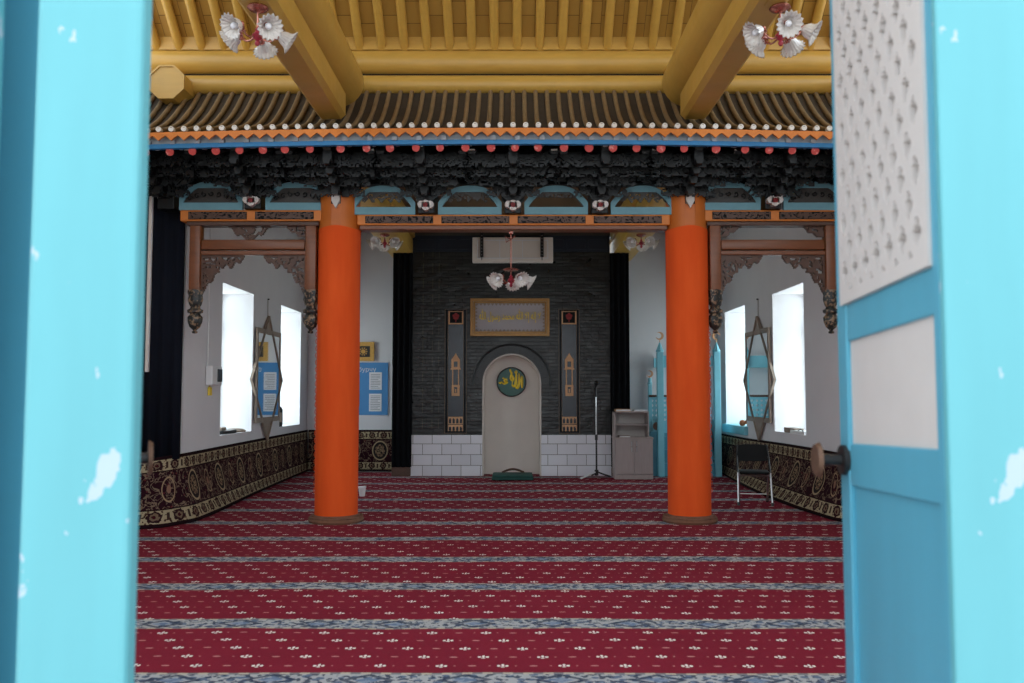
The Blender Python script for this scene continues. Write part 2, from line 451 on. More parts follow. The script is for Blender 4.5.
# fitted carpet, gently uneven
mb = MB(); nx, ny = 48, 110
for j in range(ny + 1):
    for i in range(nx + 1):
        xx = -4.6 + 9.2 * i / nx; yy = 1.9 + 15.0 * j / ny
        mb.v.append((xx, yy, .004 + .010 * max(0, noise.noise(Vector((xx * .9, yy * .9, 0))))))
mb.f = [(j * (nx + 1) + i, j * (nx + 1) + i + 1, (j + 1) * (nx + 1) + i + 1, (j + 1) * (nx + 1) + i) for j in range(ny) for i in range(nx)]
tag(mb.build('carpet', 'carpet', smooth='all'), 'wide red prayer carpet with white sprigs and blue-grey stripes covering the floor', 'carpet')

# side walls of the inner hall with two deep windows each
ZW = (az(435.6, 11.98), az(282.5, 11.98)); WY = ((11.98, 13.42), (15.02, 16.45))
def side_wall(name, sg):
    def bx(mb, x0, x1, *r): mb.box(min(sg * x0, sg * x1), max(sg * x0, sg * x1), *r)
    mb = MB(); W0, W1 = 4.1, 4.72
    ys = [10.62, WY[0][0], WY[0][1], WY[1][0], WY[1][1], 17.6]
    for a, b in ((0, 1), (2, 3), (4, 5)): bx(mb, W0, W1, ys[a], ys[b], 0, 5.2)
    for a, b in WY: bx(mb, W0, W1, a, b, 0, ZW[0]); bx(mb, W0, W1, a, b, ZW[1], 5.2)
    mb.build(name, 'plaster', kind='structure')
    return bx
for name, sg in (('wall_left', -1), ('wall_right', 1)):
    bx = side_wall(name, sg)
    mb = MB(); bx(mb, 4.72, 5.0, 1.5, 10.62, -.02, 5.4); mb.build('wall_porch', 'plaster', kind='structure')
    mb = MB(); bx(mb, 4.1, 4.72, 10.62, 10.8, 5.2, 6.0); bx(mb, 4.12, 4.8, 10.5, 10.62, 0, 6.0); mb.build('wall_pier', 'plaster_dark', kind='structure')
wn = 1
for sg in (-1, 1):
    for a, b in WY:
        w = shell('window_%d' % wn, (sg * 4.66, (a + b) / 2, ZW[0])); wn += 1
        xo, xi = sg * 4.69, sg * 4.63
        X0, X1 = min(xo, xi), max(xo, xi)
        mb = MB()
        for p, q in ((a, a + .06), (b - .06, b), ((a + b) / 2 - .03, (a + b) / 2 + .03)): mb.box(X0, X1, p, q, ZW[0], ZW[1])
        for p, q in ((ZW[0], ZW[0] + .06), (ZW[1] - .06, ZW[1]), (2.5, 2.56)): mb.box(X0 + .001, X1 - .001, a + .06, b - .06, p, q)
        mb.build('window_frame', 'white', w)
        MB().box(sg * 4.665 - .003, sg * 4.665 + .003, a + .05, b - .05, ZW[0] + .05, ZW[1] - .05).build('pane', 'glass', w)
        L = bpy.data.lights.new('window_daylight', 'AREA'); L.shape = 'RECTANGLE'; L.size = 2.6; L.size_y = 2.2
        L.energy = 62; L.color = (.90, .97, 1.0)
        lo = bpy.data.objects.new('window_daylight', L); COL.objects.link(lo)
        lo.location = (sg * 5.7, (a + b) / 2, (ZW[0] + ZW[1]) / 2); lo.rotation_euler = (0, sg * pi / 2, 0)
        M.setdefault('wl', []).append(L)
# back wall: white side pieces and the brick bay with the niche
MB().box(-4.2, -1.85, 17.05, 17.3, 0, 5.2).box(1.8, 4.2, 17.05, 17.3, 0, 5.2).build('wall_back', 'plaster', kind='structure')
YB = 16.06
nx0, nx1 = ax(482, 430, YB), ax(541.5, 430, YB); ncx = (nx0 + nx1) / 2; nr = (nx1 - nx0) / 2
ztop = az(353.5, YB); nzs = ztop - nr
bx0, bx1 = ax(411.5, 430, YB), ax(611, 430, YB); BZ = az(252, YB)
A = arc(ncx, nzs, nr, pi, pi / 2, 14)
mb = MB(); mb.prism([(bx0, 0), (nx0, 0)] + A + [(ncx, BZ), (bx0, BZ)], YB, 17.3)
A2 = arc(ncx, nzs, nr, pi / 2, 0, 14)
mb.prism([(ncx, BZ)] + A2 + [(nx1, 0), (bx1, 0), (bx1, BZ)], YB, 17.3)
mb.build('wall_mihrab', 'brick', kind='structure')
ZT = az(435, YB - .03)
MB().box(bx0 - .02, nx0 + .005, YB - .035, YB - .002, .0, ZT, .008).box(nx1 - .005, bx1 + .02, YB - .035, YB - .002, .0, ZT, .008).build('baseboard_tile', 'wtile', kind='structure')
# frieze above the brick
fr = shell('trim_1', (0, YB, BZ))
MB().box(bx0, bx1, YB - .01, YB + .3, BZ, BZ + .55).build('frieze_board', 'navy_board', fr)
mb = MB()
for i in range(9):
    a = bx0 + .06 + i * (bx1 - bx0 - .06) / 9
    mb.ring(rect(a, a + .37, BZ + .05, BZ + .26), rect(a + .02, a + .35, BZ + .07, BZ + .24), YB - .03, YB - .009)
mb.build('frieze_panel', 'eave_blue' if False else 'navy_board', fr)
mb = MB()
for k in range(5): mb.cyl((bx0, YB - .03, BZ + .33 + k * .035), (bx1, YB - .03, BZ + .33 + k * .035), .018, n=8)
mb.build('reed_strip', 'bamboo', fr)
# ceilings
MB().box(-4.8, 4.8, 10.6, 17.3, 4.78, 4.95).build('ceiling_back', 'soffit', kind='structure')

# niche
mh = thing('prayer_niche', 'pale beige arched prayer niche with dark stone arch in the brick wall', 'niche', (ncx, YB, 0))
mb = MB(); mb.prism([(nx0 - .05, .0), (nx1 + .05, .0), (nx1 + .05, nzs)] + arc(ncx, nzs, nr + .05, 0, pi, 24) + [(nx0 - .05, nzs)], 16.42, 16.46)
mb.build('niche_panel', 'niche', mh)
mb = MB(); n = 24
out = arc(ncx, nzs, nr - .002, 0, pi, n); inn = arc(ncx, nzs, nr - .03, 0, pi, n)
out = [(nx1 - .002, 0)] + out + [(nx0 + .002, 0)]; inn = [(nx1 - .03, 0)] + inn + [(nx0 + .03, 0)]
for i in range(len(out) - 1): mb.prism([inn[i], out[i], out[i + 1], inn[i + 1]], YB + .01, 16.42)
mb.build('niche_reveal', 'niche', mh)
mb = MB(); ro, ri = nr + .15, nr + .0
for i in range(19):
    a0 = pi * i / 19 + .008; a1 = pi * (i + 1) / 19 - .008
    o_ = arc(ncx, nzs, ro, a0, a1, 2); i_ = arc(ncx, nzs, ri + .01, a1, a0, 2); mb.prism(o_ + i_, YB - .05, YB - .001)
mb.build('arch_ring', 'arch_stone', mh)
mb = MB(); pts = arc(ncx, nzs, nr + .165, -.05, pi + .05, 30); mb.tube([(p[0], YB - .04, p[1]) for p in pts], .022, 8); mb.build('arch_moulding', 'arch_stone', mh, True)

# green disc plaque in the niche
gx, gz = at(511.5, 382, 16.4); gr = .275
d = thing('round_plaque', 'round glossy green plaque with gold Arabic writing high inside the pale niche', 'plaque', (gx, 16.4, gz))
mb = MB(); mb.cyl((gx, 16.42, gz), (gx, 16.385, gz), gr, gr - .01, 40); mb.build('disc', 'green', d, True)
mb = MB(); mb.tube([(gx + gr * cos(a), 16.39, gz + gr * sin(a)) for a in [2 * pi * i / 40 for i in range(41)]], .012, 6); mb.build('rim', 'black_plastic', d, True)
def stroke(mb, pts, r, y):
    n = len(pts); P = [Vector((p[0], y, p[1])) for p in pts]
    Q = []
    for i in range(n - 1):
        p0, p1, p2, p3 = P[max(i - 1, 0)], P[i], P[i + 1], P[min(i + 2, n - 1)]
        for k in range(6):
            t = k / 6; Q.append(.5 * ((2 * p1) + (p2 - p0) * t + (2 * p0 - 5 * p1 + 4 * p2 - p3) * t * t + (3 * p1 - p0 - 3 * p2 + p3) * t ** 3))
    Q.append(P[-1]); N = len(Q)
    mb.tube([q[:] for q in Q], [r * (.45 + .75 * sin(pi * (i + .6) / (N + .2))) for i in range(N)], 6)
mb = MB()
g = lambda a, b: (gx + a * gr, gz + b * gr)
stroke(mb, [g(.74, .42), g(.72, .1), g(.74, -.42)], .026, 16.38)                                       # alif
stroke(mb, [g(.52, .62), g(.53, .1), g(.46, -.34), g(.36, -.40), g(.30, -.28)], .026, 16.38)           # lam
stroke(mb, [g(.33, .80), g(.32, .2), g(.26, -.22), g(.12, -.28), g(.04, -.16)], .026, 16.38)           # lam
stroke(mb, [g(.04, -.16), g(.10, .24), g(.0, .52), g(-.06, .26), g(.05, .1), g(.16, .25), g(.06, .48)], .02, 16.38)   # ha
stroke(mb, [g(-.12, .9), g(-.02, .66), g(.06, .56)], .02, 16.38)
stroke(mb, [g(.2, .62), g(.24, .74), g(.30, .58), g(.36, .74), g(.42, .64)], .012, 16.38)              # shadda
stroke(mb, [g(-.30, .02), g(-.36, .2), g(-.48, .14), g(-.44, .0), g(-.3, -.02), g(-.48, -.12), g(-.62, -.08), g(-.7, .02)], .02, 16.38)
stroke(mb, [g(-.7, .02), g(-.78, -.08), g(-.9, -.02)], .016, 16.38)
stroke(mb, [g(-.62, .22), g(-.56, .28), g(-.5, .22)], .01, 16.38)
mb.build('gold_script', 'gold_bright', d, True)

# framed calligraphy
x0, z1 = at(470.5, 298.5, 15.95); x1, z0 = at(549.5, 336, 15.95); cx = (x0 + x1) / 2
fm = thing('calligraphy_frame', 'gold framed grey panel of gold Arabic calligraphy above the niche arch', 'picture', (cx, 15.95, z0))
mb = MB(); mb.ring(rect(x0, x1, z0, z1), rect(x0 + .05, x1 - .05, z0 + .05, z1 - .05), 15.93, 16.04)
mb.ring(rect(x0 + .055, x1 - .055, z0 + .055, z1 - .055), rect(x0 + .085, x1 - .085, z0 + .085, z1 - .085), 15.95, 16.03); mb.build('frame', 'gold', fm)
MB().box(x0 + .04, x1 - .04, 15.99, 16.05, z0 + .04, z1 - .04).build('mount', 'mat_grey', fm)
mb = MB(); nsc = 18
a0_, a1_, b0_, b1_ = x0 + .085, x1 - .085, z0 + .085, z1 - .085
for i in range(nsc):
    w = (a1_ - a0_) / nsc; xx = a0_ + w * (i + .5)
    mb.prism([(xx - w / 2, b1_), (xx, b1_ - .05), (xx + w / 2, b1_)], 15.983, 15.989); mb.prism([(xx - w / 2, b0_), (xx + w / 2, b0_), (xx, b0_ + .05)], 15.983, 15.989)
for i in range(8):
    w = (b1_ - b0_) / 8; zz = b0_ + w * (i + .5)
    mb.prism([(a0_, zz - w / 2), (a0_ + .05, zz), (a0_, zz + w / 2)], 15.983, 15.989); mb.prism([(a1_, zz - w / 2), (a1_, zz + w / 2), (a1_ - .05, zz)], 15.983, 15.989)
mb.build('scalloped_border', 'frame_grey', fm)
zc = (z0 + z1) / 2
# text runs right to left, set with joined letter forms
phrase = ['\uFEFB', '\u0625\uFEDF\uFEEA', '\u0625\uFEFB', '\uFDF2', '\uFEE3\uFEA4\uFEE4\uFEAA', '\u0631\u0633\u0648\u0644', '\uFDF2']
phrase[5] = '\uFEAD\uFEB3\uFEEE\uFEDD'
body = ' '.join(''.join(reversed(p)) for p in reversed(phrase))
t_ = text_mesh(body, .20, 'gold_script', 'gold_bright', fm, cx, 15.98, zc - .04, .008, 'CENTER', .52)

# tall inlaid panels
def tall_panel(px, label):
    X0, Z1 = at(px - 10.5, 309, YB - .03); X1, Z0 = at(px + 11, 433.5, YB - .03); c = (X0 + X1) / 2; y = YB - .03
    p = thing('inlaid_panel', label, 'panel', (c, YB, Z0), 'tall inlaid panels beside the niche')
    MB().box(X0 + .01, X1 - .01, y, YB + .0, Z0, Z1).build('backing', 'slate', p)
    mb = MB(); mb.ring(rect(X0, X1, Z0, Z1), rect(X0 + .008, X1 - .008, Z0 + .008, Z1 - .008), y - .012, y + .005)
    mb.ring(rect(X0 + .055, X1 - .055, Z0 + .05, Z1 - .05), rect(X0 + .062, X1 - .062, Z0 + .057, Z1 - .057), y - .012, y + .005); mb.build('gilt_line', 'gilt', p)
    mb = MB(); mb.ring(rect(X0 + .02, X1 - .02, Z0 + .02, Z1 - .02), rect(X0 + .05, X1 - .05, Z0 + .045, Z1 - .045), y - .02, y); mb.build('border', 'black_dull', p)
    zf = az(317.5, y)
    mb = MB(); mb.ring(rect(c - .14, c + .14, zf - .13, zf + .13), rect(c - .115, c + .115, zf - .105, zf + .105), y - .02, y); mb.build('square_border', 'tan', p)
    mb = MB().box(c - .113, c + .113, y - .01, y, zf - .103, zf + .103); mb.build('square_ground', 'black_dull', p)
    mb = MB()
    for k in range(5):
        a = 2 * pi * k / 5 + .3; mb.cyl((c + .035 * cos(a), y - .02, zf + .02 + .035 * sin(a)), (c + .035 * cos(a), y, zf + .02 + .035 * sin(a)), .03, n=10)
    mb.box(c - .008, c + .008, y - .018, y, zf - .09, zf - .02); mb.build('red_flower', 'boss_red', p)
    # minaret
    tz = lambda q: az(q, y)
    mb = MB()
    zt, za = tz(354), tz(360)
    mb.prism([(c - .085, za), (c + .085, za), (c + .02, zt - .02), (c, zt + .02), (c - .02, zt - .02)], y - .015, y)
    mb.ring(rect(c - .08, c + .08, tz(369), za), rect(c - .035, c + .035, tz(367), tz(361.5)), y - .015, y)
    mb.box(c - .095, c + .095, y - .02, y, tz(369.6), tz(368.4))
    mb.box(c - .065, c - .045, y - .012, y, tz(385), tz(369)); mb.box(c + .045, c + .065, y - .012, y, tz(385), tz(369))
    mb.ring(rect(c - .075, c + .075, tz(396), tz(385)), rect(c - .03, c + .03, tz(393), tz(387)), y - .015, y)
    mb.box(c - .012, c + .012, y - .02, y - .0, tz(392.5), tz(389))
    mb.build('minaret_inlay', 'tan', p)
    mb = MB()
    for (qa, qb) in ((424, 416.5), (432, 424.7)):
        lo, hi = tz(qa), tz(qb)
        def arcade(x, z):
            u = ((x - c + .135) / .0675) % 1 - .5; w = (z - lo) / (hi - lo)
            return not (abs(u) < .27 and .12 < w < .62 or (w >= .62 and abs(u) < .27 * (1 - (w - .62) / .22)))
        mb.fret(arcade, c - .135, c + .135, lo, hi, .0113, y - .014, y)
    mb.build('arcade_inlay', 'tan', p)
tall_panel(455.5, 'tall dark inlaid minaret panel left of the niche, nearer the blue poster')
tall_panel(569, 'tall dark inlaid minaret panel right of the niche, nearer the microphone stand')

# black draped pillars at both sides of the brick bay
def drape(xa, xb, label):
    X0, X1 = ax(xa, 400, YB - .08), ax(xb, 400, YB - .08); c = (X0 + X1) / 2
    zt = az(253, YB - .08)
    p = thing('draped_pillar', label, 'pillar', (c, YB - .08, 0), 'black draped pillars')
    mb = MB(); n = 24; prof = []
    for i in range(n + 1):
        t = i / n; prof.append((X0 + (X1 - X0) * t, YB - .08 + .022 * sin(t * 21 + c) * (1 if 0 < i < n else 0)))
    prof += [(X1, 17.1), (X0, 17.1)]
    for z in (.17, zt): mb.v += [(q[0], q[1], z) for q in prof]
    k = len(prof); mb.f = [(i, (i + 1) % k, (i + 1) % k + k, i + k) for i in range(k)] + [tuple(range(k, 2 * k))]
    mb.build('black_cloth', 'black_cloth', p, True)
    MB().box(X0 + .0, X1 - .01, YB - .1, 17.1, 0, .17, .02).build('plinth', 'wood_dark', p)
drape(392, 411.5, 'black cloth draped pillar between the white tiles and the blue poster')
drape(611, 630, 'black cloth draped pillar behind the grey cabinet and microphone stand')

# back-bay yellow beams above the pillars
for sg, lab in ((-1, 'yellow beam running back above the black pillar near the poster'), (1, 'yellow beam running back above the black pillar near the pulpit')):
    zb = az(253, 16.0); xi = 1.90; xo = 2.38
    b = thing('roof_beam', lab, 'beam', (sg * 2.14, 13.5, zb), 'yellow beams')
    MB().box(min(sg * xi, sg * xo), max(sg * xi, sg * xo), 10.6, 17.05, zb, zb + .3, .05).build('lower_timber', 'yellow', b, True)
    MB().box(min(sg * (xi - .04), sg * (xo + .04)), max(sg * (xi - .04), sg * (xo + .04)), 10.62, 17.05, zb + .3, 4.79, .03).build('upper_timber', 'yellow', b, True)

# white panel on black straps
x0, z1 = at(472.5, 237.5, 15.75); x1, z0 = at(553, 262.5, 15.75)
wp = thing('wall_panel', 'long white moulded panel hung on two black straps under the frieze', 'panel', ((x0 + x1) / 2, 15.75, z0))
MB().box(x0, x1, 15.72, 15.86, z0, z1, .012).build('board', 'cream', wp)
mb = MB(); mb.ring(rect(x0 + .09, x1 - .09, z0 + .07, z1 - .05), rect(x0 + .105, x1 - .105, z0 + .085, z1 - .065), 15.708, 15.73)
for q in (.34, .62): mb.box(x0 + (x1 - x0) * q - .006, x0 + (x1 - x0) * q + .006, 15.712, 15.73, z0 + .085, z1 - .065)
mb.build('moulding', 'paper', wp)
for px in (481.8, 542):
    xx = ax(px, 245, 15.7); zt = az(227, 15.7); zl = az(257, 15.7)
    q = MB().box(xx - .03, xx + .03, 15.685, 15.708, zl, 4.78).build('strap', 'black_plastic', wp)
    mb = MB()
    for k in range(9): mb.cyl((xx, 15.68, zl + .04 + k * .06), (xx, 15.69, zl + .04 + k * .06), .008, n=8)
    mb.build('rivet', 'steel', q)
    MB().box(xx - .006, xx + .006, 15.69, 15.70, zl - .06, zl).build('buckle_tongue', 'black_plastic', q)

# ================================================================== COLUMNS AND LINTELS
YC = 10.36; XC = 2.125; RC = .256
zcl = az(226, YC - RC); zct = az(187, YC - RC)
for sg, lab in ((-1, 'tall round column wrapped in orange cloth, in front of the blue poster'), (1, 'tall round column wrapped in orange cloth, in front of the blue pulpit')):
    cx = sg * XC
    c = thing('column', lab, 'column', (cx, YC, 0), 'orange columns')
    mb = MB(); mb.lathe([(RC - .012, .05), (RC - .012, zcl + .02)], (cx, YC, 0), 48); mb.build('shaft', 'col_paint', c, True)
    # top with a slot for the white tongue
    mb = MB(); n = 40
    for z in (zcl - .02, zct):
        for i in range(n + 1):
            a = -pi / 2 + .24 + (2 * pi - .48) * i / n; r = RC - .008; mb.v.append((cx + r * cos(a), YC + r * sin(a), z))
    mb.f = [(i, i + 1, i + n + 2, i + n + 1) for i in range(n)]
    b_ = len(mb.v); zs = az(208, YC)
    mb.box(cx - .07, cx + .07, YC - RC + .025, YC - RC + .06, zcl - .02, zs); mb.build('column_head', 'col_paint', c, True)
    MB().box(cx - .1, cx + .1, YC - RC + .08, YC, zcl, zct).build('slot_core', 'black_dull', c)
    mb = MB(); zq = az(190, YC - RC); mb.prism([(cx - .045, zq - .03), (cx - .05, zq - .13), (cx, zq - .22), (cx + .05, zq - .13), (cx + .045, zq - .03), (cx + .05, zq), (cx - .05, zq)], YC - RC - .02, YC - RC + .05)
    mb.build('white_tongue', 'boss_white', c)
    # cloth: slight lean of folds and a seam
    mb = MB(); n = 56; zz = [.085, .3, .8, 1.36, 1.40, 2.0, 2.6, zcl]
    for k, z in enumerate(zz):
        for i in range(n):
            a = 2 * pi * i / n; r = RC + .004 * noise.noise(Vector((cos(a) * 2, sin(a) * 2, z * .8 + sg))) + (.004 if 1.37 < z < 1.5 else 0) + (.006 if i == 0 and sg > 0 else 0)
            mb.v.append((cx + r * cos(a), YC + r * sin(a), z + (.012 * sin(a * 3) if k == len(zz) - 1 else 0)))
    mb.f = [(k * n + i, k * n + (i + 1) % n, (k + 1) * n + (i + 1) % n, (k + 1) * n + i) for k in range(len(zz) - 1) for i in range(n)]
    cl = mb.build('cloth_wrap', 'orange_cloth', c, 'all')
    mb = MB(); a0 = 0 if sg > 0 else pi
    for k in range(26):
        z = .35 + k * .085; mb.tube([(cx + cos(a0) * RC, YC - .05, z), (cx + cos(a0) * (RC + .008), YC - .05, z + .03), (cx + cos(a0) * RC, YC - .05, z + .062)], .004, 5)
    mb.build('cloth_seam', 'orange_cloth', cl, True)
    mb = MB(); mb.lathe([(RC + .06, .0), (RC + .075, .03), (RC + .062, .055), (RC + .035, .065), (RC + .03, .085), (RC + .0, .095)], (cx, YC, 0), 48); mb.build('felt_base', 'burlap', c, True)
    mb = MB(); mb.tube([(cx + (RC + .05) * cos(a), YC + (RC + .05) * sin(a), .062 + .006 * sin(a * 5)) for a in [2 * pi * i / 40 for i in range(41)]], .016, 6); mb.build('base_cord', 'burlap', c, True)

YL = 10.22
def lintel(x0, x1, ptop, pbot, splits, label):
    zt, zm, zb = az(ptop, YL), az(pbot, YL), az(pbot + (4.5 if splits[0] > 3 else 3), YL)
    o = thing('carved_lintel', label, 'lintel', ((x0 + x1) / 2, YL, zb), 'carved lintels under the brackets')
    MB().box(x0, x1, YL, YL + .22, zm, zt, .012).build('orange_board', 'lintel_orange', o)
    n = splits[0]; w = (x1 - x0 - .1) / n
    for i in range(n):
        a = x0 + .05 + i * w + .05; b = a + w - .1
        g_ = MB().box(a, b, YL - .004, YL + .01, zm + .02, zt - .02).build('panel_ground', 'black_dull', o)
        mb = MB(); mb.fret(lambda x, z: scroll(x, z, 1.5, i), a + .01, b - .01, zm + .025, zt - .025, .0115, YL - .02, YL - .003); mb.build('carving', 'wood_dark', g_)
    MB().box(x0 + (.03 if n > 3 else .1), x1 - (.03 if n > 3 else .1), YL + .01, YL + .2, zb, zm, .01).build('brown_rail', 'wood', o)
    return zb, zt
SX0, SX1 = ax(180, 216, YL), ax(322, 216, YL)
zbS, ztS = lintel(SX0, SX1, 210, 221, [2], 'orange and black carved lintel beside the navy curtain, below two blue cloud panels')
_ = lintel(-SX1, -SX0, 210, 221, [2], 'orange and black carved lintel between the open door and the column before the pulpit')
zbC, ztC = lintel(ax(357, 220, YL), ax(670, 220, YL), 214.5, 225, [4], 'long orange and black carved lintel spanning the middle bay between both columns')

# ------------------------------------------------------------------ hanging carved gates in the side bays
def gate(mirror, label):
    sx = 1 if mirror else -1
    def X(px): return (-1 if mirror else 1) * ax(px, 270, YL)
    p0, p1 = X(194), X(310)
    o = thing('hanging_gate', label, 'carved frame', ((p0 + p1) / 2, YL + .08, az(332, YL)), 'hanging carved gates of the side bays')
    zt = zbS; zr1, zr0 = az(239, YL), az(252, YL); zp = az(292, YL)
    for xx in (p0, p1):
        mb = MB().box(xx - .068, xx + .068, YL, YL + .14, zp, zt, .02)
        q = mb.build('post', 'wood', o, True)
        mb = MB(); h = .5 * (az(290, YL) - az(333, YL)) / .5
        k = h / .50
        prof = [(.0, -.50), (.03, -.495), (.035, -.475), (.018, -.465), (.03, -.45), (.06, -.42), (.082, -.36), (.086, -.31), (.06, -.28), (.055, -.265), (.085, -.255), (.09, -.225), (.06, -.21), (.052, -.19), (.07, -.16), (.085, -.10), (.078, -.05), (.09, -.02), (.088, .01)]
        mb.lathe([(r, z * k) for r, z in prof], (xx, YL + .07, zp + .02), 16, ripple=lambda r, z, a: r * (1 + .10 * cos(8 * a) * (1 if r > .05 else 0)))
        mb.build('carved_pendant', 'pendant', o, True)
    a, b = min(p0, p1) + .068, max(p0, p1) - .068
    MB().box(a, b, YL + .01, YL + .13, zr0 + .03, zr1, .03).build('cross_rail', 'wood', o, True)
    MB().box(a, b, YL + .02, YL + .12, zr0 - .03, zr0 + .02, .008).build('lower_moulding', 'wood', o)
    MB().box(min(p0, p1) - .1, max(p0, p1) + .1, YL - .01, YL + .15, zt - .02, zt + .03, .01).build('top_moulding', 'wood_dark', o)
    # spandrels below the rail
    W = .52; H = az(254, YL) - az(291, YL); z1 = zr0 - .03
    for side in (0, 1):
        xe = a if side == 0 else b; s_ = 1 if side == 0 else -1
        def sil(x, z):
            u = (x - xe) * s_ / W; v = (z1 - z) / H
            lim = (1 - u) ** .9
            lim = (.30 + .06 * sin(u * 30)) if .42 < u < .98 else lim * 1.0
            if u <= .42: lim = min(1, .40 + (.42 - u) / .42 * .62 + .05 * sin(u * 34))
            if u > .7: lim *= max(0, (1 - u) / .3) ** .6
            if not (0 <= u <= 1 and v <= lim): return False
            rim = lim - v < .06 or u < .05 or v < .05
            return rim or scroll(x, z, 1.15, side)
        mb = MB(); mb.fret(sil, min(xe, xe + s_ * W), max(xe, xe + s_ * W), z1 - H, z1, .0125, YL + .05, YL + .10); mb.build('spandrel', 'wood_dark', o)
        def sil2(x, z):
            u = (x - xe) * s_ / .26; v = (z - zr1) / (zt - zr1)
            lo = .12 + .75 * u ** 1.3 + .07 * sin(u * 16)
            return 0 <= u <= 1 and v > lo and (v - lo < .13 or scroll(x, z, 1.2, 4))
        if side == 1 or mirror:
            mb = MB(); mb.fret(sil2, min(xe, xe + s_ * .26), max(xe, xe + s_ * .26), zr1, zt, .0125, YL + .05, YL + .10); mb.build('corner_carving', 'wood_dark', o)
    if not mirror:
        cxm = X(247)
        def mid(x, z):
            u = abs(x - cxm) / .28; v = (zt - z) / (zt - zr1)
            lim = (1 - u ** 1.6) * .95 + .1 * sin(u * 14)
            return u <= 1 and 0 <= v <= lim and (lim - v < .14 or scroll(x, z, 1.2, 2))
        mb = MB(); mb.fret(mid, cxm - .28, cxm + .28, zr1, zt, .0125, YL + .05, YL + .10); mb.build('center_carving', 'wood_dark', o)
gate(False, 'brown carved hanging gate with pendants in front of the mirror nearer the poster')
gate(True, 'brown carved hanging gate with pendants above the folding chair')

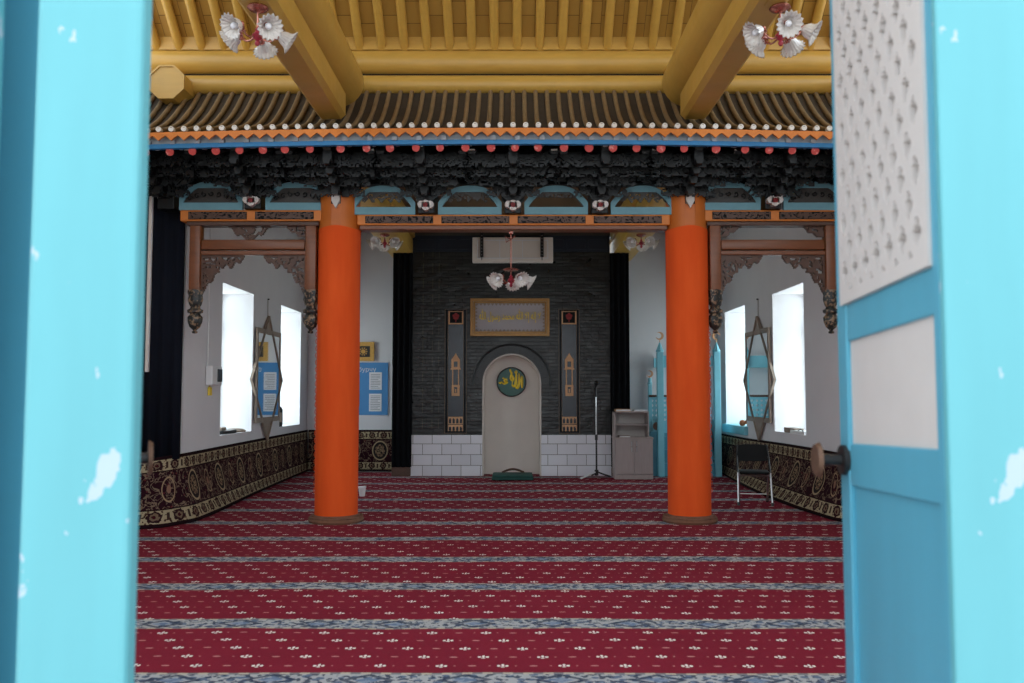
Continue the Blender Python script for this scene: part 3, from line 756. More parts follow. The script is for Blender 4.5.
# ------------------------------------------------------------------ brackets and cloud panels
SP = 1.047; YK = 10.16
zT = [az(185, 10.05), az(174.5, 9.9), az(164.5, 9.72), az(155, 9.58)]
BL = ['black carved bracket cluster at the far poster end, above the navy curtain',
      'black bracket cluster with white flower boss above the lintel beside the navy curtain',
      'black carved bracket cluster on the orange column in front of the blue poster',
      'black bracket cluster with white flower boss next toward the poster from the middle',
      'black bracket cluster with white flower boss at the middle of the long lintel',
      'black bracket cluster with white flower boss next toward the pulpit from the middle',
      'black carved bracket cluster on the orange column in front of the blue pulpit',
      'black bracket cluster with white flower boss above the folding chair bay',
      'black carved bracket cluster at the pulpit end, half behind the open door']
def bracket(k, lab):
    cx = k * SP; side = abs(k) >= 2.5
    base = ztS if side else ztC
    col = abs(k) == 2
    o = thing('bracket_cluster', lab, 'bracket', (cx, YK, zT[0]), 'black bracket clusters under the eave')
    # stem and base block
    if not col:
        mb = MB().box(cx - .1, cx + .1, YK, YK + .2, base, zT[0] - .02, .01)
        mb.prism([(cx - .06, base + .13), (cx + .06, base + .13), (cx + .14, base + .2), (cx + .14, base + .26), (cx - .14, base + .26), (cx - .14, base + .2)], YK - .06, YK + .18)
        for q in (-.07, .07): mb.cyl((cx + q, YK - .08, base + .2), (cx + q, YK - .08, base + .29), .02, n=8)
        mb.build('base_block', 'black', o)
        if abs(k) < 4:
            zb = base + .085
            lobes = MB()
            for (a, b, r) in ((-.055, .012, .042), (.055, .012, .042), (0, -.012, .05), (0, .02, .045)): lobes.cyl((cx + a, YK - .075, zb + b), (cx + a, YK - .0, zb + b), r, n=16)
            bo = lobes.build('flower_boss', 'boss_white', o)
            mb = MB()
            for q in range(5):
                an = 2 * pi * q / 5 + pi / 2; mb.cyl((cx + .016 * cos(an), YK - .09, zb + .004 + .016 * sin(an)), (cx + .016 * cos(an), YK - .07, zb + .004 + .016 * sin(an)), .014, n=8)
            mb.build('red_flower', 'boss_red', bo)
    for t in range(4):
        y = YK - .06 - .16 * t; z = zT[t]; L = .26 + .085 * t; h = .085
        mb = MB()
        pts = [(cx - L, z), (cx - L * .86, z - h * .75), (cx - L * .6, z - h), (cx + L * .6, z - h), (cx + L * .86, z - h * .75), (cx + L, z), (cx + L, z + .02), (cx - L, z + .02)]
        mb.prism(pts, y, y + .09)
        mb.prism([(cx - .05, z - h - .02), (cx + .05, z - h - .02), (cx + .05, z + .03), (cx - .05, z + .03)], y - .16, YK + .1)          # projecting arm
        mb.prism([(cx - .03, z - h - .055), (cx + .03, z - h - .055), (cx + .045, z - h), (cx - .045, z - h)], y - .2, y - .1)
        # cloud-shaped carving on the arm
        def cl(x, zz):
            u = abs(x - cx) / (L + .06); v = (zz - (z - h - .05)) / .15
            return u < 1 and v < 1 - .6 * u ** 2 + .12 * sin(u * 22) and v > .12 * sin(u * 17 + t) and scroll(x, zz, 1.4, t + k)
        mb.fret(cl, cx - L - .06, cx + L + .06, z - h - .05, z + .10, .016, y - .025, y - .002)
        arm = mb.build('bracket_arm', 'black', o)
        for q in (-1, 0, 1):
            bxc = cx + q * (L - .045); zz = z + .02
            mb = MB(); yb = y - (.17 if q == 0 else .02)
            vs = [(bxc - .036, yb, zz), (bxc + .036, yb, zz), (bxc + .036, yb + .09, zz), (bxc - .036, yb + .09, zz), (bxc - .05, yb - .012, zz + .03), (bxc + .05, yb - .012, zz + .03), (bxc + .05, yb + .1, zz + .03), (bxc - .05, yb + .1, zz + .03),
                  (bxc - .05, yb - .012, zz + .055), (bxc + .05, yb - .012, zz + .055), (bxc + .05, yb + .1, zz + .055), (bxc - .05, yb + .1, zz + .055)]
            mb.add(vs, [(3, 2, 1, 0), (0, 1, 5, 4), (1, 2, 6, 5), (2, 3, 7, 6), (3, 0, 4, 7), (4, 5, 9, 8), (5, 6, 10, 9), (6, 7, 11, 10), (7, 4, 8, 11), (8, 9, 10, 11)])
            blk = mb.build('bearing_block', 'black', arm)
            if (t + q + k) % 2 == 0 or q == 0:
                MB().box(bxc - .036, bxc + .036, yb - .018, yb - .011, zz + .034, zz + .050).build('pale_face', 'glint', arm)
    # carved board to the next cluster
    if k < 4:
        mb = MB()
        for t in range(1, 4):
            y = YK + .06 - .17 * t; z = zT[t]
            a, b = cx + .25, cx + SP - .25
            def cb(x, zz):
                u = (x - a) / (b - a); v = (zz - (z - .07)) / .14
                return abs(v - .5 + .2 * sin(u * 6.28 * 2 + t)) < .33 + .08 * sin(u * 40) and scroll(x, zz, 1.3, t)
            mb.fret(cb, a, b, z - .07, z + .07, .017, y - .03, y)
            mb.box(a, b, y, y + .03, z + .03, z + .075)
        mb.build('carved_board', 'black', o)
for i, k in enumerate(range(-4, 5)): bracket(k, BL[i])
# dark boarding behind the brackets
mb = MB()
mb.add([(-4.7, 10.42, az(184, 10.42)), (4.7, 10.42, az(184, 10.42)), (4.7, 10.42, 5.75), (-4.7, 10.42, 5.75), (-4.7, 10.6, az(184, 10.42)), (4.7, 10.6, az(184, 10.42)), (4.7, 10.6, 5.95), (-4.7, 10.6, 5.95)],
       [(0, 1, 2, 3), (5, 4, 7, 6), (0, 4, 5, 1), (3, 2, 6, 7)])
mb.build('wall_bracket_board', 'black_dull', kind='structure')

PL = ['beside the navy curtain', 'just beside the poster-side column', 'of the middle bay nearest the poster', 'just poster-side of the middle flower boss', 'just pulpit-side of the middle flower boss', 'of the middle bay nearest the pulpit', 'just beyond the column before the pulpit', 'nearest the open latticed door']
for i in range(8):
    k = i - 4; cx = (k + .5) * SP; side = i < 2 or i > 5
    base = ztS if side else ztC
    H = az(181.5 if side else 185.5, YL) - base; w = .385
    o = thing('cloud_panel', 'pale blue arched panel with dark cloud carving ' + PL[i], 'panel', (cx, YL, base), 'pale blue cloud panels above the lintels')
    def outer(n=20):
        L = []
        for j in range(n + 1):
            t = j / n; x = -w + 2 * w * t; u = abs(2 * t - 1)
            z = .42 + .58 * (1 - u ** 2.6); L.append((cx + x, base + H * z))
        return L
    def inner(n=20):
        L = []
        for j in range(n + 1):
            t = j / n; x = (-w + 2 * w * t) * .86; u = abs(2 * t - 1)
            z = .30 + .48 * min(1, (1 - u) * 2.1) ** .8; L.append((cx + x, base + H * z))
        return L
    O, I = outer(), inner()
    mb = MB()
    op = [(cx - w, base)] + O + [(cx + w, base)]; ip = [(cx - w * .86, base + H * .26)] + I + [(cx + w * .86, base + H * .26)]
    mb.ring(op, ip, YL + .0, YL + .05)
    mb.build('blue_surround', 'pale_blue', o)
    op2 = False
    openw = i in (2, 5, 3, 4)
    mb = MB()
    def carve(x, z):
        u = abs(x - cx) / (w * .86); v = (z - base) / H
        top = .30 + .48 * min(1, max(0, (1 - u)) * 2.1) ** .8
        if u > 1 or v > top + .03 or v < .26: return False
        lo = (.50 + .07 * sin(x * 60)) if openw else .24
        if i == 4: lo = .58
        return v > lo and (scroll(x, z, 1.5, i) or v > top - .05 or not openw)
    mb.fret(carve, cx - w * .86, cx + w * .86, base + H * .24, base + H * .84, .0115, YL + .015, YL + .04)
    ca = mb.build('cloud_carving', 'carve_dark', o)
    mb = MB()
    for q in range(7):
        a = cx - .26 + q * .087; h_ = base + H * (.36 + .22 * sin(pi * (q + .5) / 7))
        pts = []
        for s_ in range(13):
            an = s_ * .55; r = .034 * (1 - s_ / 15); pts.append((a + r * cos(an + q), YL + .008, h_ + r * sin(an + q)))
        mb.tube(pts, .008, 5)
    if not openw: mb.build('scroll_relief', 'black', ca, True)

# ------------------------------------------------------------------ tiled eave
YE = 9.2; ZE = az(126, YE)
def sag(x): return -.0034 * x * x
def roofz(y, x=0): t = y - YE; return ZE + .26 * t + .40 * t * t + sag(x)
ev = thing('tiled_eave', 'inner roof edge with grey tile ribs, orange scallops, blue board and red rafter ends', 'roof', (0, YE, ZE))
mb = MB(); nx = 24; ny = 10; W = 4.62
for j in range(ny + 1):
    for i in range(nx + 1):
        xx = -W + 2 * W * i / nx; yy = YE + 1.24 * j / ny; mb.v.append((xx, yy, roofz(yy, xx) - .03))
for j in range(ny + 1):
    for i in range(nx + 1):
        xx = -W + 2 * W * i / nx; yy = YE + 1.24 * j / ny; mb.v.append((xx, yy, roofz(yy, xx) - .06))
q = (nx + 1) * (ny + 1); g = lambda i, j, k=0: k * q + j * (nx + 1) + i
mb.f = [(g(i, j), g(i + 1, j), g(i + 1, j + 1), g(i, j + 1)) for j in range(ny) for i in range(nx)] + [(g(i, j, 1), g(i, j + 1, 1), g(i + 1, j + 1, 1), g(i + 1, j, 1)) for j in range(ny) for i in range(nx)]
mb.f += [(g(i, 0), g(i, 0, 1), g(i + 1, 0, 1), g(i + 1, 0)) for i in range(nx)]
mb.build('roof_bed', 'tile_bed', ev, 'all')
TS = .1385; NT = 65
for i in range(NT):
    x = (i - NT // 2) * TS
    pts = []; mb = MB()
    for j in range(9):
        y = YE - .03 + 1.265 * j / 8; pts.append((x, y, roofz(y, x) + .004))
    mb.tube(pts, .027, 10)
    t = mb.build('tile_roll', 'tile', ev, True)
    mb = MB(); mb.cyl((x, YE - .036, ZE + sag(x) + .004), (x, YE + .02, ZE + sag(x) + .004), .030, n=14)
    mb.build('white_end', 'white_end', t)
# scalloped drip edge
mb = MB(); zt_ = az(128.6, YE) ; zd = az(132, YE); zl = az(137, YE)
n = 66
for i in range(-33, 34):
    x = i * TS; s_ = sag(x)
    a, b = x - TS / 2, x + TS / 2
    mb.prism([(a, zd + s_), (x - .03, zl + s_ + .028), (x, zl + s_), (x + .03, zl + s_ + .028), (b, zd + s_), (b, zt_ + s_), (a, zt_ + s_)], YE - .03, YE - .006)
mb.build('scalloped_edge', 'orange_trim', ev)
def strip(name, p0, p1, y0, y1, mat):
    mb = MB(); za, zb = az(p0, y0), az(p1, y0); N = 40
    for i in range(N + 1):
        x = -W + 2 * W * i / N; s_ = sag(x)
        mb.v += [(x, y0, zb + s_), (x, y0, za + s_), (x, y1, za + s_), (x, y1, zb + s_)]
    mb.f = [(4 * i + k, 4 * i + 4 + k, 4 * i + 4 + (k + 1) % 4, 4 * i + (k + 1) % 4) for i in range(N) for k in range(4)] + [(0, 1, 2, 3), (4 * N + 3, 4 * N + 2, 4 * N + 1, 4 * N)]
    return mb.build(name, mat, ev)
strip('grey_fascia', 130, 139.8, YE + .10, YE + .16, 'eave_grey')
strip('blue_board', 139.5, 143.8, YE + .07, YE + .13, 'eave_blue')
for i in range(-17, 18):
    x = i * .272 + .05; s_ = sag(x); z = az(137.6, YE + .06) + s_
    MB().box(x - .028, x + .028, YE + .05, YE + .30, z - .024, z + .024).build('flying_rafter', 'eave_grey', ev)
zr = az(147.3, YE + .13)
reds = [170, 192.6, 216, 239.5, 263, 285, 310, 340.6, 366.5, 390, 416, 440, 465.5, 491, 515, 538, 564, 589, 613, 636.6, 661, 684, 716, 745, 769, 792, 815, 838]
for px in reds + [146, 862, 886]:
    x = ax(px, 147, YE + .13); s_ = sag(x); r = .045 * random.uniform(.94, 1.08)
    mb = MB(); mb.cyl((x, YE + .135, zr + s_), (x, YE + 1.15, zr + s_ + .42), r, n=16, caps=True)
    t = mb.build('rafter', 'black_dull', ev, True)
    mb = MB(); mb.cyl((x, YE + .122, zr + s_ - .004), (x, YE + .14, zr + s_ + .003), r, n=18); mb.build('red_end', 'red_end', t, True)

# ------------------------------------------------------------------ porch roof timbers
def log(name, a, b, r, label, n=24, mat='yellow', cat='beam', bands=()):
    o = thing(name, label, cat, ((a[0] + b[0]) / 2, (a[1] + b[1]) / 2, (a[2] + b[2]) / 2 - r), 'yellow porch timbers')
    mb = MB(); mb.cyl(a, b, r, n=n); mb.build('timber', mat, o, True)
    mb = MB()
    for q in bands:
        p = Vector(a).lerp(Vector(b), q); d = (Vector(b) - Vector(a)).normalized()
        mb.cyl((p - d * .012)[:], (p + d * .012)[:], r + .006, n=n)
    if bands: mb.build('joint_band', 'yellow_board', o, True)
    return o
zlo = az(84.5, 10.34); zup = az(63.5, 10.46)
log('purlin', (-4.72, 10.36, zlo), (4.72, 10.36, zlo), .115, 'lower thinner round yellow purlin resting along the top of the tiled eave', bands=(.273, .727))
log('purlin', (-4.72, 10.46, zup), (4.72, 10.46, zup), .155, 'upper thicker round yellow purlin directly below the yellow rafters', bands=(.27, .73))
zbm = az(119, 9.42)
for sg, lab in ((-1, 'heavy yellow tie beam over the column before the poster'), (1, 'heavy yellow tie beam over the column before the pulpit')):
    o = thing('tie_beam', lab, 'beam', (sg * 2.04, 6.5, zbm), 'yellow porch timbers')
    xi, xo = 1.885, 2.20
    mb = MB(); pts = [(sg * xi, zbm + .05), (sg * (xi + .05), zbm), (sg * (xo - .05), zbm), (sg * xo, zbm + .05), (sg * xo, zbm + .29), (sg * xi, zbm + .29)]
    mb.prism(pts, 1.75, 9.43); mb.build('lower_timber', 'yellow', o, True)
    mb = MB(); mb.cyl((sg * 2.04, 1.75, zbm + .56), (sg * 2.04, 9.80, zbm + .56), .292, n=28); mb.build('round_timber', 'yellow', o, True)
    z_ = zbm - .004
    mb = MB(); yk = 6.55; mb.tube([(sg * 1.83 + .0, yk - .3, z_), (sg * 1.93, yk - .3, z_), (sg * 2.0, yk - .3, z_), (sg * 2.0, yk + .05, z_)], .007, 6); mb.build('cable_clip', 'yellow_board', o, True)
# stub log ends at the outer eave
x, z = at(166.5, 82, 10.02)
for sg in (-1, 1):
    o = thing('log_end', 'flat-faced yellow log end poking out over the eave ' + ('above the navy curtain' if sg < 0 else 'behind the open latticed door'), 'log', (sg * abs(x), 10.3, z), 'yellow log ends')
    r = .222; pts = [(sg * abs(x) + r * cos(a) * 1.05, z + r * sin(a)) for a in [pi / 8 + pi / 4 * i for i in range(8)]]
    mb = MB(); mb.prism(pts, 10.02, 10.6); mb.build('timber', 'yellow', o)
    mb = MB(); mb.ring(pts, [(sg * abs(x) + (p[0] - sg * abs(x)) * .9, z + (p[1] - z) * .9) for p in pts], 10.005, 10.021); mb.build('end_rim', 'yellow', o)

# porch ceiling rising towards the viewer, with round rafters
z0c = az(41, 10.45); y0c = 10.50; YR = 6.2; SL = .88
zR = z0c + (y0c - YR) * SL
cl_ = shell('ceiling', (0, y0c, z0c))
mb = MB(); mb.add([(-4.75, y0c, z0c - .03), (4.75, y0c, z0c - .03), (4.75, YR, zR - .03), (-4.75, YR, zR - .03), (-4.75, 3.0, zR - (YR - 3.0) * SL - .03), (4.75, 3.0, zR - (YR - 3.0) * SL - .03)], [(0, 1, 2, 3), (3, 2, 5, 4)])
m = Mat('yellow_ceiling_boards', C(176, 132, 44), .55)
x_, y_, z_ = m.xyz('Object')
brk = m.new('ShaderNodeTexBrick'); m.nt.links.new(m.comb(y_ * 1.0, x_, 0.0), brk.inputs['Vector'])
brk.offset = .37; brk.inputs['Scale'].default_value = 1.0; brk.inputs['Brick Width'].default_value = .21; brk.inputs['Row Height'].default_value = .272
brk.inputs['Mortar Size'].default_value = .004; brk.inputs['Color1'].default_value = C(188, 148, 68); brk.inputs['Color2'].default_value = C(170, 130, 56); brk.inputs['Mortar'].default_value = C(90, 62, 18)
nz = m.noise(4, None, 4); m.color(m.mix(nz * .5, brk.outputs[0], C(160, 122, 54))); M['ceil_board'] = m.m
mb.build('ceiling_boards', 'ceil_board', cl_, fix=False)
mb = MB().box(-4.7, 4.7, 10.42, 10.50, az(50.5, 10.45), az(41, 10.45) + .2); mb.build('wall_plate', 'yellow', cl_)
RS = .2822
for i in range(-16, 17):
    x = (i + .18) * RS
    if 1.72 < abs(x) < 2.36 and False: continue
    mb = MB(); zz = z0c - .055
    mb.tube([(x, y0c - .01, zz - .06), (x, 9.4, zz - .06 + 1.09 * SL), (x, YR, zR - .115)], .057, 12)
    mb.build('round_rafter', 'yellow', cl_, True)

# ------------------------------------------------------------------ chandeliers
def chandelier(loc, drop, label, rz=0.0):
    X, Y, Z = loc                                     # Z is the mounting height
    o = thing('chandelier', label, 'chandelier', loc, 'five-lamp glass chandeliers')
    mb = MB(); kk = .35 if drop > .5 else 1; mb.lathe([(r_ * kk, z_) for r_, z_ in [(.0, 0), (.075, -.0), (.085, -.015), (.07, -.03), (.03, -.045), (.0, -.05)][::-1]], loc, 24); mb.build('canopy', 'copper', o, True)
    mb = MB(); mb.cyl((X, Y, Z - .04), (X, Y, Z - drop), .007, n=8)
    st = mb.build('stem', 'copper', o, True)
    mb = MB(); zc = Z - drop
    mb.lathe([(.0, -.075), (.012, -.07), (.022, -.05), (.012, -.03), (.034, -.01), (.045, .01), (.03, .03), (.012, .045), (.02, .06), (.007, .08)], (X, Y, zc), 16); mb.build('hub', 'red_bead', o, True)
    if drop > .5:
        mb = MB(); mb.lathe([(.0, .13), (.085, .13), (.10, .145), (.05, .16), (.0, .165)], (X, Y, zc), 24); mb.build('dish', 'copper', o, True)
        mb = MB(); mb.tube([(X, Y - .012, Z - .1), (X - .07, Y - .012, Z - .07), (X - .06, Y - .012, Z - .14), (X, Y - .012, Z - .1), (X + .05, Y - .012, Z - .06)], .008, 6); mb.build('wire_bow', 'copper', st, True)
    for k in range(5):
        a = rz + 2 * pi * k / 5; d = Vector((cos(a), sin(a), 0)); c0 = Vector((X, Y, zc))
        up = Vector((0, 0, 1))
        pts = []
        for s_ in range(9):
            t = s_ / 8; pts.append((c0 + d * (.02 + .15 * t) + up * (.005 - .055 * sin(pi * t * .9) + .055 * t))[:])
        mb = MB(); mb.tube(pts, .0075, 8)
        for s_ in range(8):
            q = Vector(pts[-1 - s_ // 3]) ; mb.tube([(q + Vector((.02 * cos(s_ + j * .9), .02 * sin(s_ * 2 + j), .015 * sin(j * 1.1 + s_)))) [:] for j in range(5)], .004, 5)
        ar = mb.build('arm', 'copper', o, True)
        tip = Vector(pts[-1]); dr = (d * .85 - up * .5).normalized()
        R = dr.to_track_quat('Z', 'Y').to_matrix().to_4x4()
        mb = MB()
        prof = [(.016, -.012), (.026, .0), (.045, .02), (.056, .045), (.058, .065), (.066, .085), (.09, .105), (.098, .108), (.088, .100), (.062, .082), (.052, .06), (.04, .03), (.02, .012)]
        rip = lambda r, z, an: r * (1 + (.10 if r > .06 else .035) * cos(16 * an))
        mb.lathe(prof, tip[:], 64, R, rip); sh = mb.build('glass_shade', 'shade', o, 'all')
        bt = tip + dr * .055
        mb = MB(); mb.lathe([(.0, -.03), (.015, -.025), (.024, -.005), (.026, .012), (.018, .03), (.0, .036)], bt[:], 14, R); mb.build('bulb', 'bulb', sh, True)
        mb = MB(); mb.lathe([(.0, -.03), (.02, -.028), (.024, -.01), (.018, .004), (.0, .006)], tip[:], 14, R); mb.build('lamp_socket', 'copper', ar, True)
    return o
chandelier((ax(258, 5, 6.63), 6.63, zbm), .25, 'flower-shaded chandelier under the yellow tie beam before the poster column', .35)
chandelier((ax(780, 6, 6.63), 6.63, zbm), .25, 'flower-shaded chandelier under the yellow tie beam nearest the latticed door', .9)
chandelier((ax(511, 231, 10.33), 10.33, zbC), az(231, 10.33) - az(281, 10.33), 'flower-shaded chandelier on a long rod before the white strapped panel', .2)
zbb = az(253, 16.0)
chandelier((-2.14, 14.1, zbb), .16, 'far flower-shaded chandelier under the back beam, above the blue poster', .5)
chandelier((2.14, 14.1, zbb), .16, 'far flower-shaded chandelier under the back beam, above the grey cabinet', .1)

# ================================================================== WALL CARPETS
def runner(path, label, nrow=8):
    """path: list of (x_top, y_top, z_top, x_bot, y_bot) sampled evenly"""
    P = []
    for i in range(len(path) - 1):
        for k in range(12):
            t = k / 12; P.append([a + (b - a) * t for a, b in zip(path[i], path[i + 1])])
    P.append(list(path[-1]))
    for _ in range(6):
        P = [P[0]] + [[(P[i - 1][c] + 2 * P[i][c] + P[i + 1][c]) / 4 for c in range(5)] for i in range(1, len(P) - 1)] + [P[-1]]
    mb = MB(); mb.uv = []; s_ = 0
    for i, p in enumerate(P):
        if i: s_ += sqrt((p[0] - P[i - 1][0]) ** 2 + (p[1] - P[i - 1][1]) ** 2)
        for j in range(nrow + 1):
            t = j / nrow; e = (1 - t) ** 2.2
            xx = p[0] + (p[3] - p[0]) * e; yy = p[1] + (p[4] - p[1]) * e
            mb.v.append((xx, yy, .012 + (p[2] - .012) * t)); mb.uv.append((s_, t))
    R = nrow + 1
    mb.f = [(i * R + j, (i + 1) * R + j, (i + 1) * R + j + 1, i * R + j + 1) for i in range(len(P) - 1) for j in range(nrow)]
    o = mb.build('wall_carpet', 'runner', None, 'all')
    so = o.modifiers.new('thickness', 'SOLIDIFY'); so.thickness = .014; so.offset = 0
    return tag(o, label, 'carpet', 'patterned wall carpets')
runner([(-4.08, 17.0, .82, -4.06, 17.0), (-4.075, 15.5, .82, -4.02, 15.5), (-4.075, 13, .81, -3.92, 13), (-4.075, 11.3, .80, -3.80, 11.2), (-4.06, 10.6, .80, -3.78, 10.3), (-4.2, 10.28, .78, -4.0, 9.80), (-4.66, 10.2, .72, -4.66, 9.55)],
       'dark red patterned carpet hung low along the wall below the mirror nearer the poster')
runner([(4.66, 10.2, .74, 4.6, 9.85), (4.25, 10.26, .79, 4.15, 9.95), (4.06, 10.6, .80, 3.86, 10.35), (4.075, 11.5, .80, 3.76, 11.5), (4.075, 13, .79, 3.74, 13), (4.075, 15, .76, 3.86, 15), (4.08, 17.0, .76, 4.04, 17.0)],
       'dark red patterned carpet hung low along the wall behind the folding chair')
runner([(-4.06, 17.02, .82, -4.06, 16.98), (-3.2, 17.02, .82, -3.2, 16.98), (-2.3, 17.02, .82, -2.3, 16.96)], 'dark red patterned carpet hung under the blue poster')
runner([(2.3, 17.02, .80, 2.3, 16.96), (3.2, 17.02, .80, 3.2, 16.96), (4.06, 17.02, .80, 4.06, 16.98)], 'dark red patterned carpet hung behind the pulpit base and cabinet')

# curtain and conduit on the pier
mb = MB(); xs0, xs1 = -4.70, -4.07; N = 40
for z in (.74, 4.2):
    for i in range(N + 1):
        t = i / N; mb.v.append((xs0 + (xs1 - xs0) * t, 10.43 + .02 * sin(t * 26), z))
    for i in range(N + 1):
        t = i / N; mb.v.append((xs0 + (xs1 - xs0) * t, 10.47 + .02 * sin(t * 26), z))
q = N + 1
mb.f = [(i, i + 1, i + 1 + 2 * q, i + 2 * q) for i in range(N)] + [(q + i + 1, q + i, q + i + 2 * q, q + i + 1 + 2 * q) for i in range(N)]
mb.f += [(i + 2 * q, i + 1 + 2 * q, i + 1 + 3 * q, i + 3 * q) for i in range(N)] + [(i + 1, i, i + q, i + 1 + q) for i in range(N)] + [(0, 2 * q, 3 * q, q), (N, N + q, N + 3 * q, N + 2 * q)]
cu = thing('curtain', 'tall navy black curtain beside the open door and the patterned wall carpet', 'curtain', (-4.38, 10.45, .74))
mb.build('cloth', 'navy_cloth', cu, 'all')
mb = MB(); mb.cyl((-4.72, 10.44, 4.2), (-4.05, 10.44, 4.2), .02, n=10); mb.build('rod', 'black_plastic', cu, True)
zq0, zq1 = az(372, 10.36), az(196, 10.36); xx = ax(148.5, 300, 10.36)
tg = thing('cable_duct', 'thin white vertical cable duct on the navy curtain', 'duct', (xx, 10.36, zq0))
MB().box(xx - .022, xx + .022, 10.35, 10.39, zq0, zq1, .006).build('channel', 'white', tg)
MB().box(xx - .016, xx + .016, 10.343, 10.352, zq0 + .01, zq1 - .01, .003).build('cover', 'cream', tg)
xx, zz = at(162, 197, 10.3)
nt_ = thing('bracket_tongue', 'white pointed carved tongue hanging before the dark pier above the navy curtain', 'ornament', (xx, 10.3, zz))
mb = MB(); mb.prism([(xx - .04, zz + .10), (xx - .045, zz - .02), (xx, zz - .12), (xx + .045, zz - .02), (xx + .04, zz + .10)], 10.27, 10.40); mb.build('tongue', 'boss_white', nt_)
mb = MB(); mb.box(xx - .02, xx + .02, 10.262, 10.272, zz - .02, zz + .07, .004); mb.build('relief', 'eave_grey', nt_)

# ================================================================== MIRRORS
def star_mirror(sg, label):
    o = thing('star_mirror', label, 'mirror', (sg * 4.08, 14.2, az(441, 14.2)), 'star mirrors on the side walls')
    XW = sg * 4.09
    yl, yr = 853 * 4.07 / 231.5, 853 * 4.07 / 262.5        # far and near tips of the rhombus
    yc = 14.15; zt, zb, zm = az(316, yc), az(441, yc), az(380, yc)
    ra, rb = 14.82, 13.52; zr1, zr0 = az(332, yc), az(420, yc)
    def to(mb, dx): mb.v = [(XW - sg * (dx + p[1]), p[0], p[2]) for p in mb.v]; return mb
    mb = MB(); mb.box(rb, ra, .01, .03, zr0, zr1); to(mb, 0).build('backboard', 'frame_grey', o)
    mb = MB(); mb.ring(rect(rb - .03, ra + .03, zr0 - .03, zr1 + .03), rect(rb + .03, ra - .03, zr0 + .03, zr1 - .03), .01, .045); to(mb, 0).build('square_frame', 'frame_grey', o)
    D = [(yr, zm), (yc, zt), (yl, zm), (yc, zb)]
    def scl(k): return [(yc + (p[0] - yc) * k, zm + (p[1] - zm) * k) for p in D]
    mb = MB(); mb.ring(D, scl(.955), .012, .05); to(mb, 0).build('diamond_frame', 'frame_grey', o)
    mb = MB(); mb.box(rb + .05, ra - .05, .031, .037, zr0 + .05, zr1 - .05); to(mb, 0).build('mirror_glass', 'mirror', o)
    for (pz, d_) in ((zt, -1), (zb, 1)):
        mb = MB(); k = abs(pz - (zr1 if d_ < 0 else zr0))
        zi = zr1 if d_ < 0 else zr0; hw = .28
        mb.prism([(yc - hw, zi), (yc + hw, zi), (yc, pz)], .005, .03); to(mb, 0).build('corner_panel', 'frame_grey', o)
    mb = MB(); mb.tube([(yc, .01, zt - .03), (yc, .005, zt + .28)], .006, 6); to(mb, 0).build('hanging_cord', 'frame_grey', o)
    mb = MB(); mb.cyl((yc, -.0, zt + .28), (yc, .03, zt + .28), .012, n=8); to(mb, 0).build('nail', 'iron', o)
star_mirror(-1, 'star-shaped wooden framed mirror on the wall above the carpet, nearer the poster')
star_mirror(1, 'star-shaped wooden framed mirror above the folding chair, reflecting the pulpit')

# ================================================================== SMALL THINGS ON THE POSTER SIDE
# meter box
xs = -4.1
yb = 853 * 4.07 / 301; z1, z0 = az(366, 11.55), az(385.5, 11.55)
o = thing('meter_box', 'small white wall box with dark display beside the nearer window', 'meter', (xs, 11.55, z0))
MB().box(xs + .005, xs + .10, 11.36, 11.74, z0, z1, .012).build('case', 'white', o)
MB().box(xs + .095, xs + .112, 11.55, 11.72, z0 + .05, z1 - .04, .006).build('display', 'black_plastic', o)
mb = MB(); mb.tube([(xs + .02, 11.4, z1), (xs + .02, 11.4, 4.7)], .008, 6); mb.build('cable', 'white', o)
mb = MB(); zz = az(391, 11.5)
o = thing('wall_tag', 'small yellow tag hanging below the white meter box', 'tag', (xs, 11.5, zz - .06))
MB().box(xs + .004, xs + .03, 11.46, 11.56, zz - .06, zz + .05, .006).build('plate', 'gold_bright', o)
MB().box(xs + .004, xs + .02, 11.49, 11.53, zz + .05, zz + .075, .004).build('clip', 'gold', o)
# sill items
o = thing('sill_box', 'flat dark case lying on the sill of the window beside the meter box', 'case', (-4.3, 12.6, ZW[0]))
MB().box(-4.36, -4.14, 12.25, 12.85, ZW[0], ZW[0] + .05, .01).build('body', 'black_plastic', o)
MB().box(-4.30, -4.18, 12.3, 12.5, ZW[0] + .05, ZW[0] + .10, .01).build('lid', 'frame_grey', o)
o = thing('folded_cloth', 'small crumpled grey cloth on the sill next to the dark flat case', 'cloth', (-4.25, 13.1, ZW[0]))
mb = MB(); mb.lathe([(.12, 0), (.14, .02), (.10, .05), (.04, .06), (0, .06)], (-4.25, 13.1, ZW[0]), 20, ripple=lambda r, z, a: r * (1 + .15 * sin(3 * a) + .08 * sin(7 * a))); mb.build('cloth', 'frame_grey', o, True)
yy = 15.15
o = thing('pump_bottle', 'dark pump bottle on the farther window sill behind the poster-side mirror', 'bottle', (-4.14, yy, ZW[0]))
h0 = ZW[0]
mb = MB(); mb.lathe([(.075, 0), (.08, .02), (.08, .30), (.06, .34), (.03, .36), (.03, .38)], (-4.2, yy + .15, h0), 20); mb.build('body', 'black_plastic', o, True)
mb = MB(); mb.cyl((-4.2, yy + .15, h0 + .38), (-4.2, yy + .15, h0 + .44), .015, n=10); mb.box(-4.22, -4.18, yy + .05, yy + .17, h0 + .43, h0 + .455, .006); mb.build('pump', 'black_plastic', o, True)
mb = MB(); mb.lathe([(.081, .08), (.0815, .09), (.0815, .24), (.081, .25)], (-4.2, yy + .15, h0), 20); mb.build('wrapper', 'frame_grey', o, True)
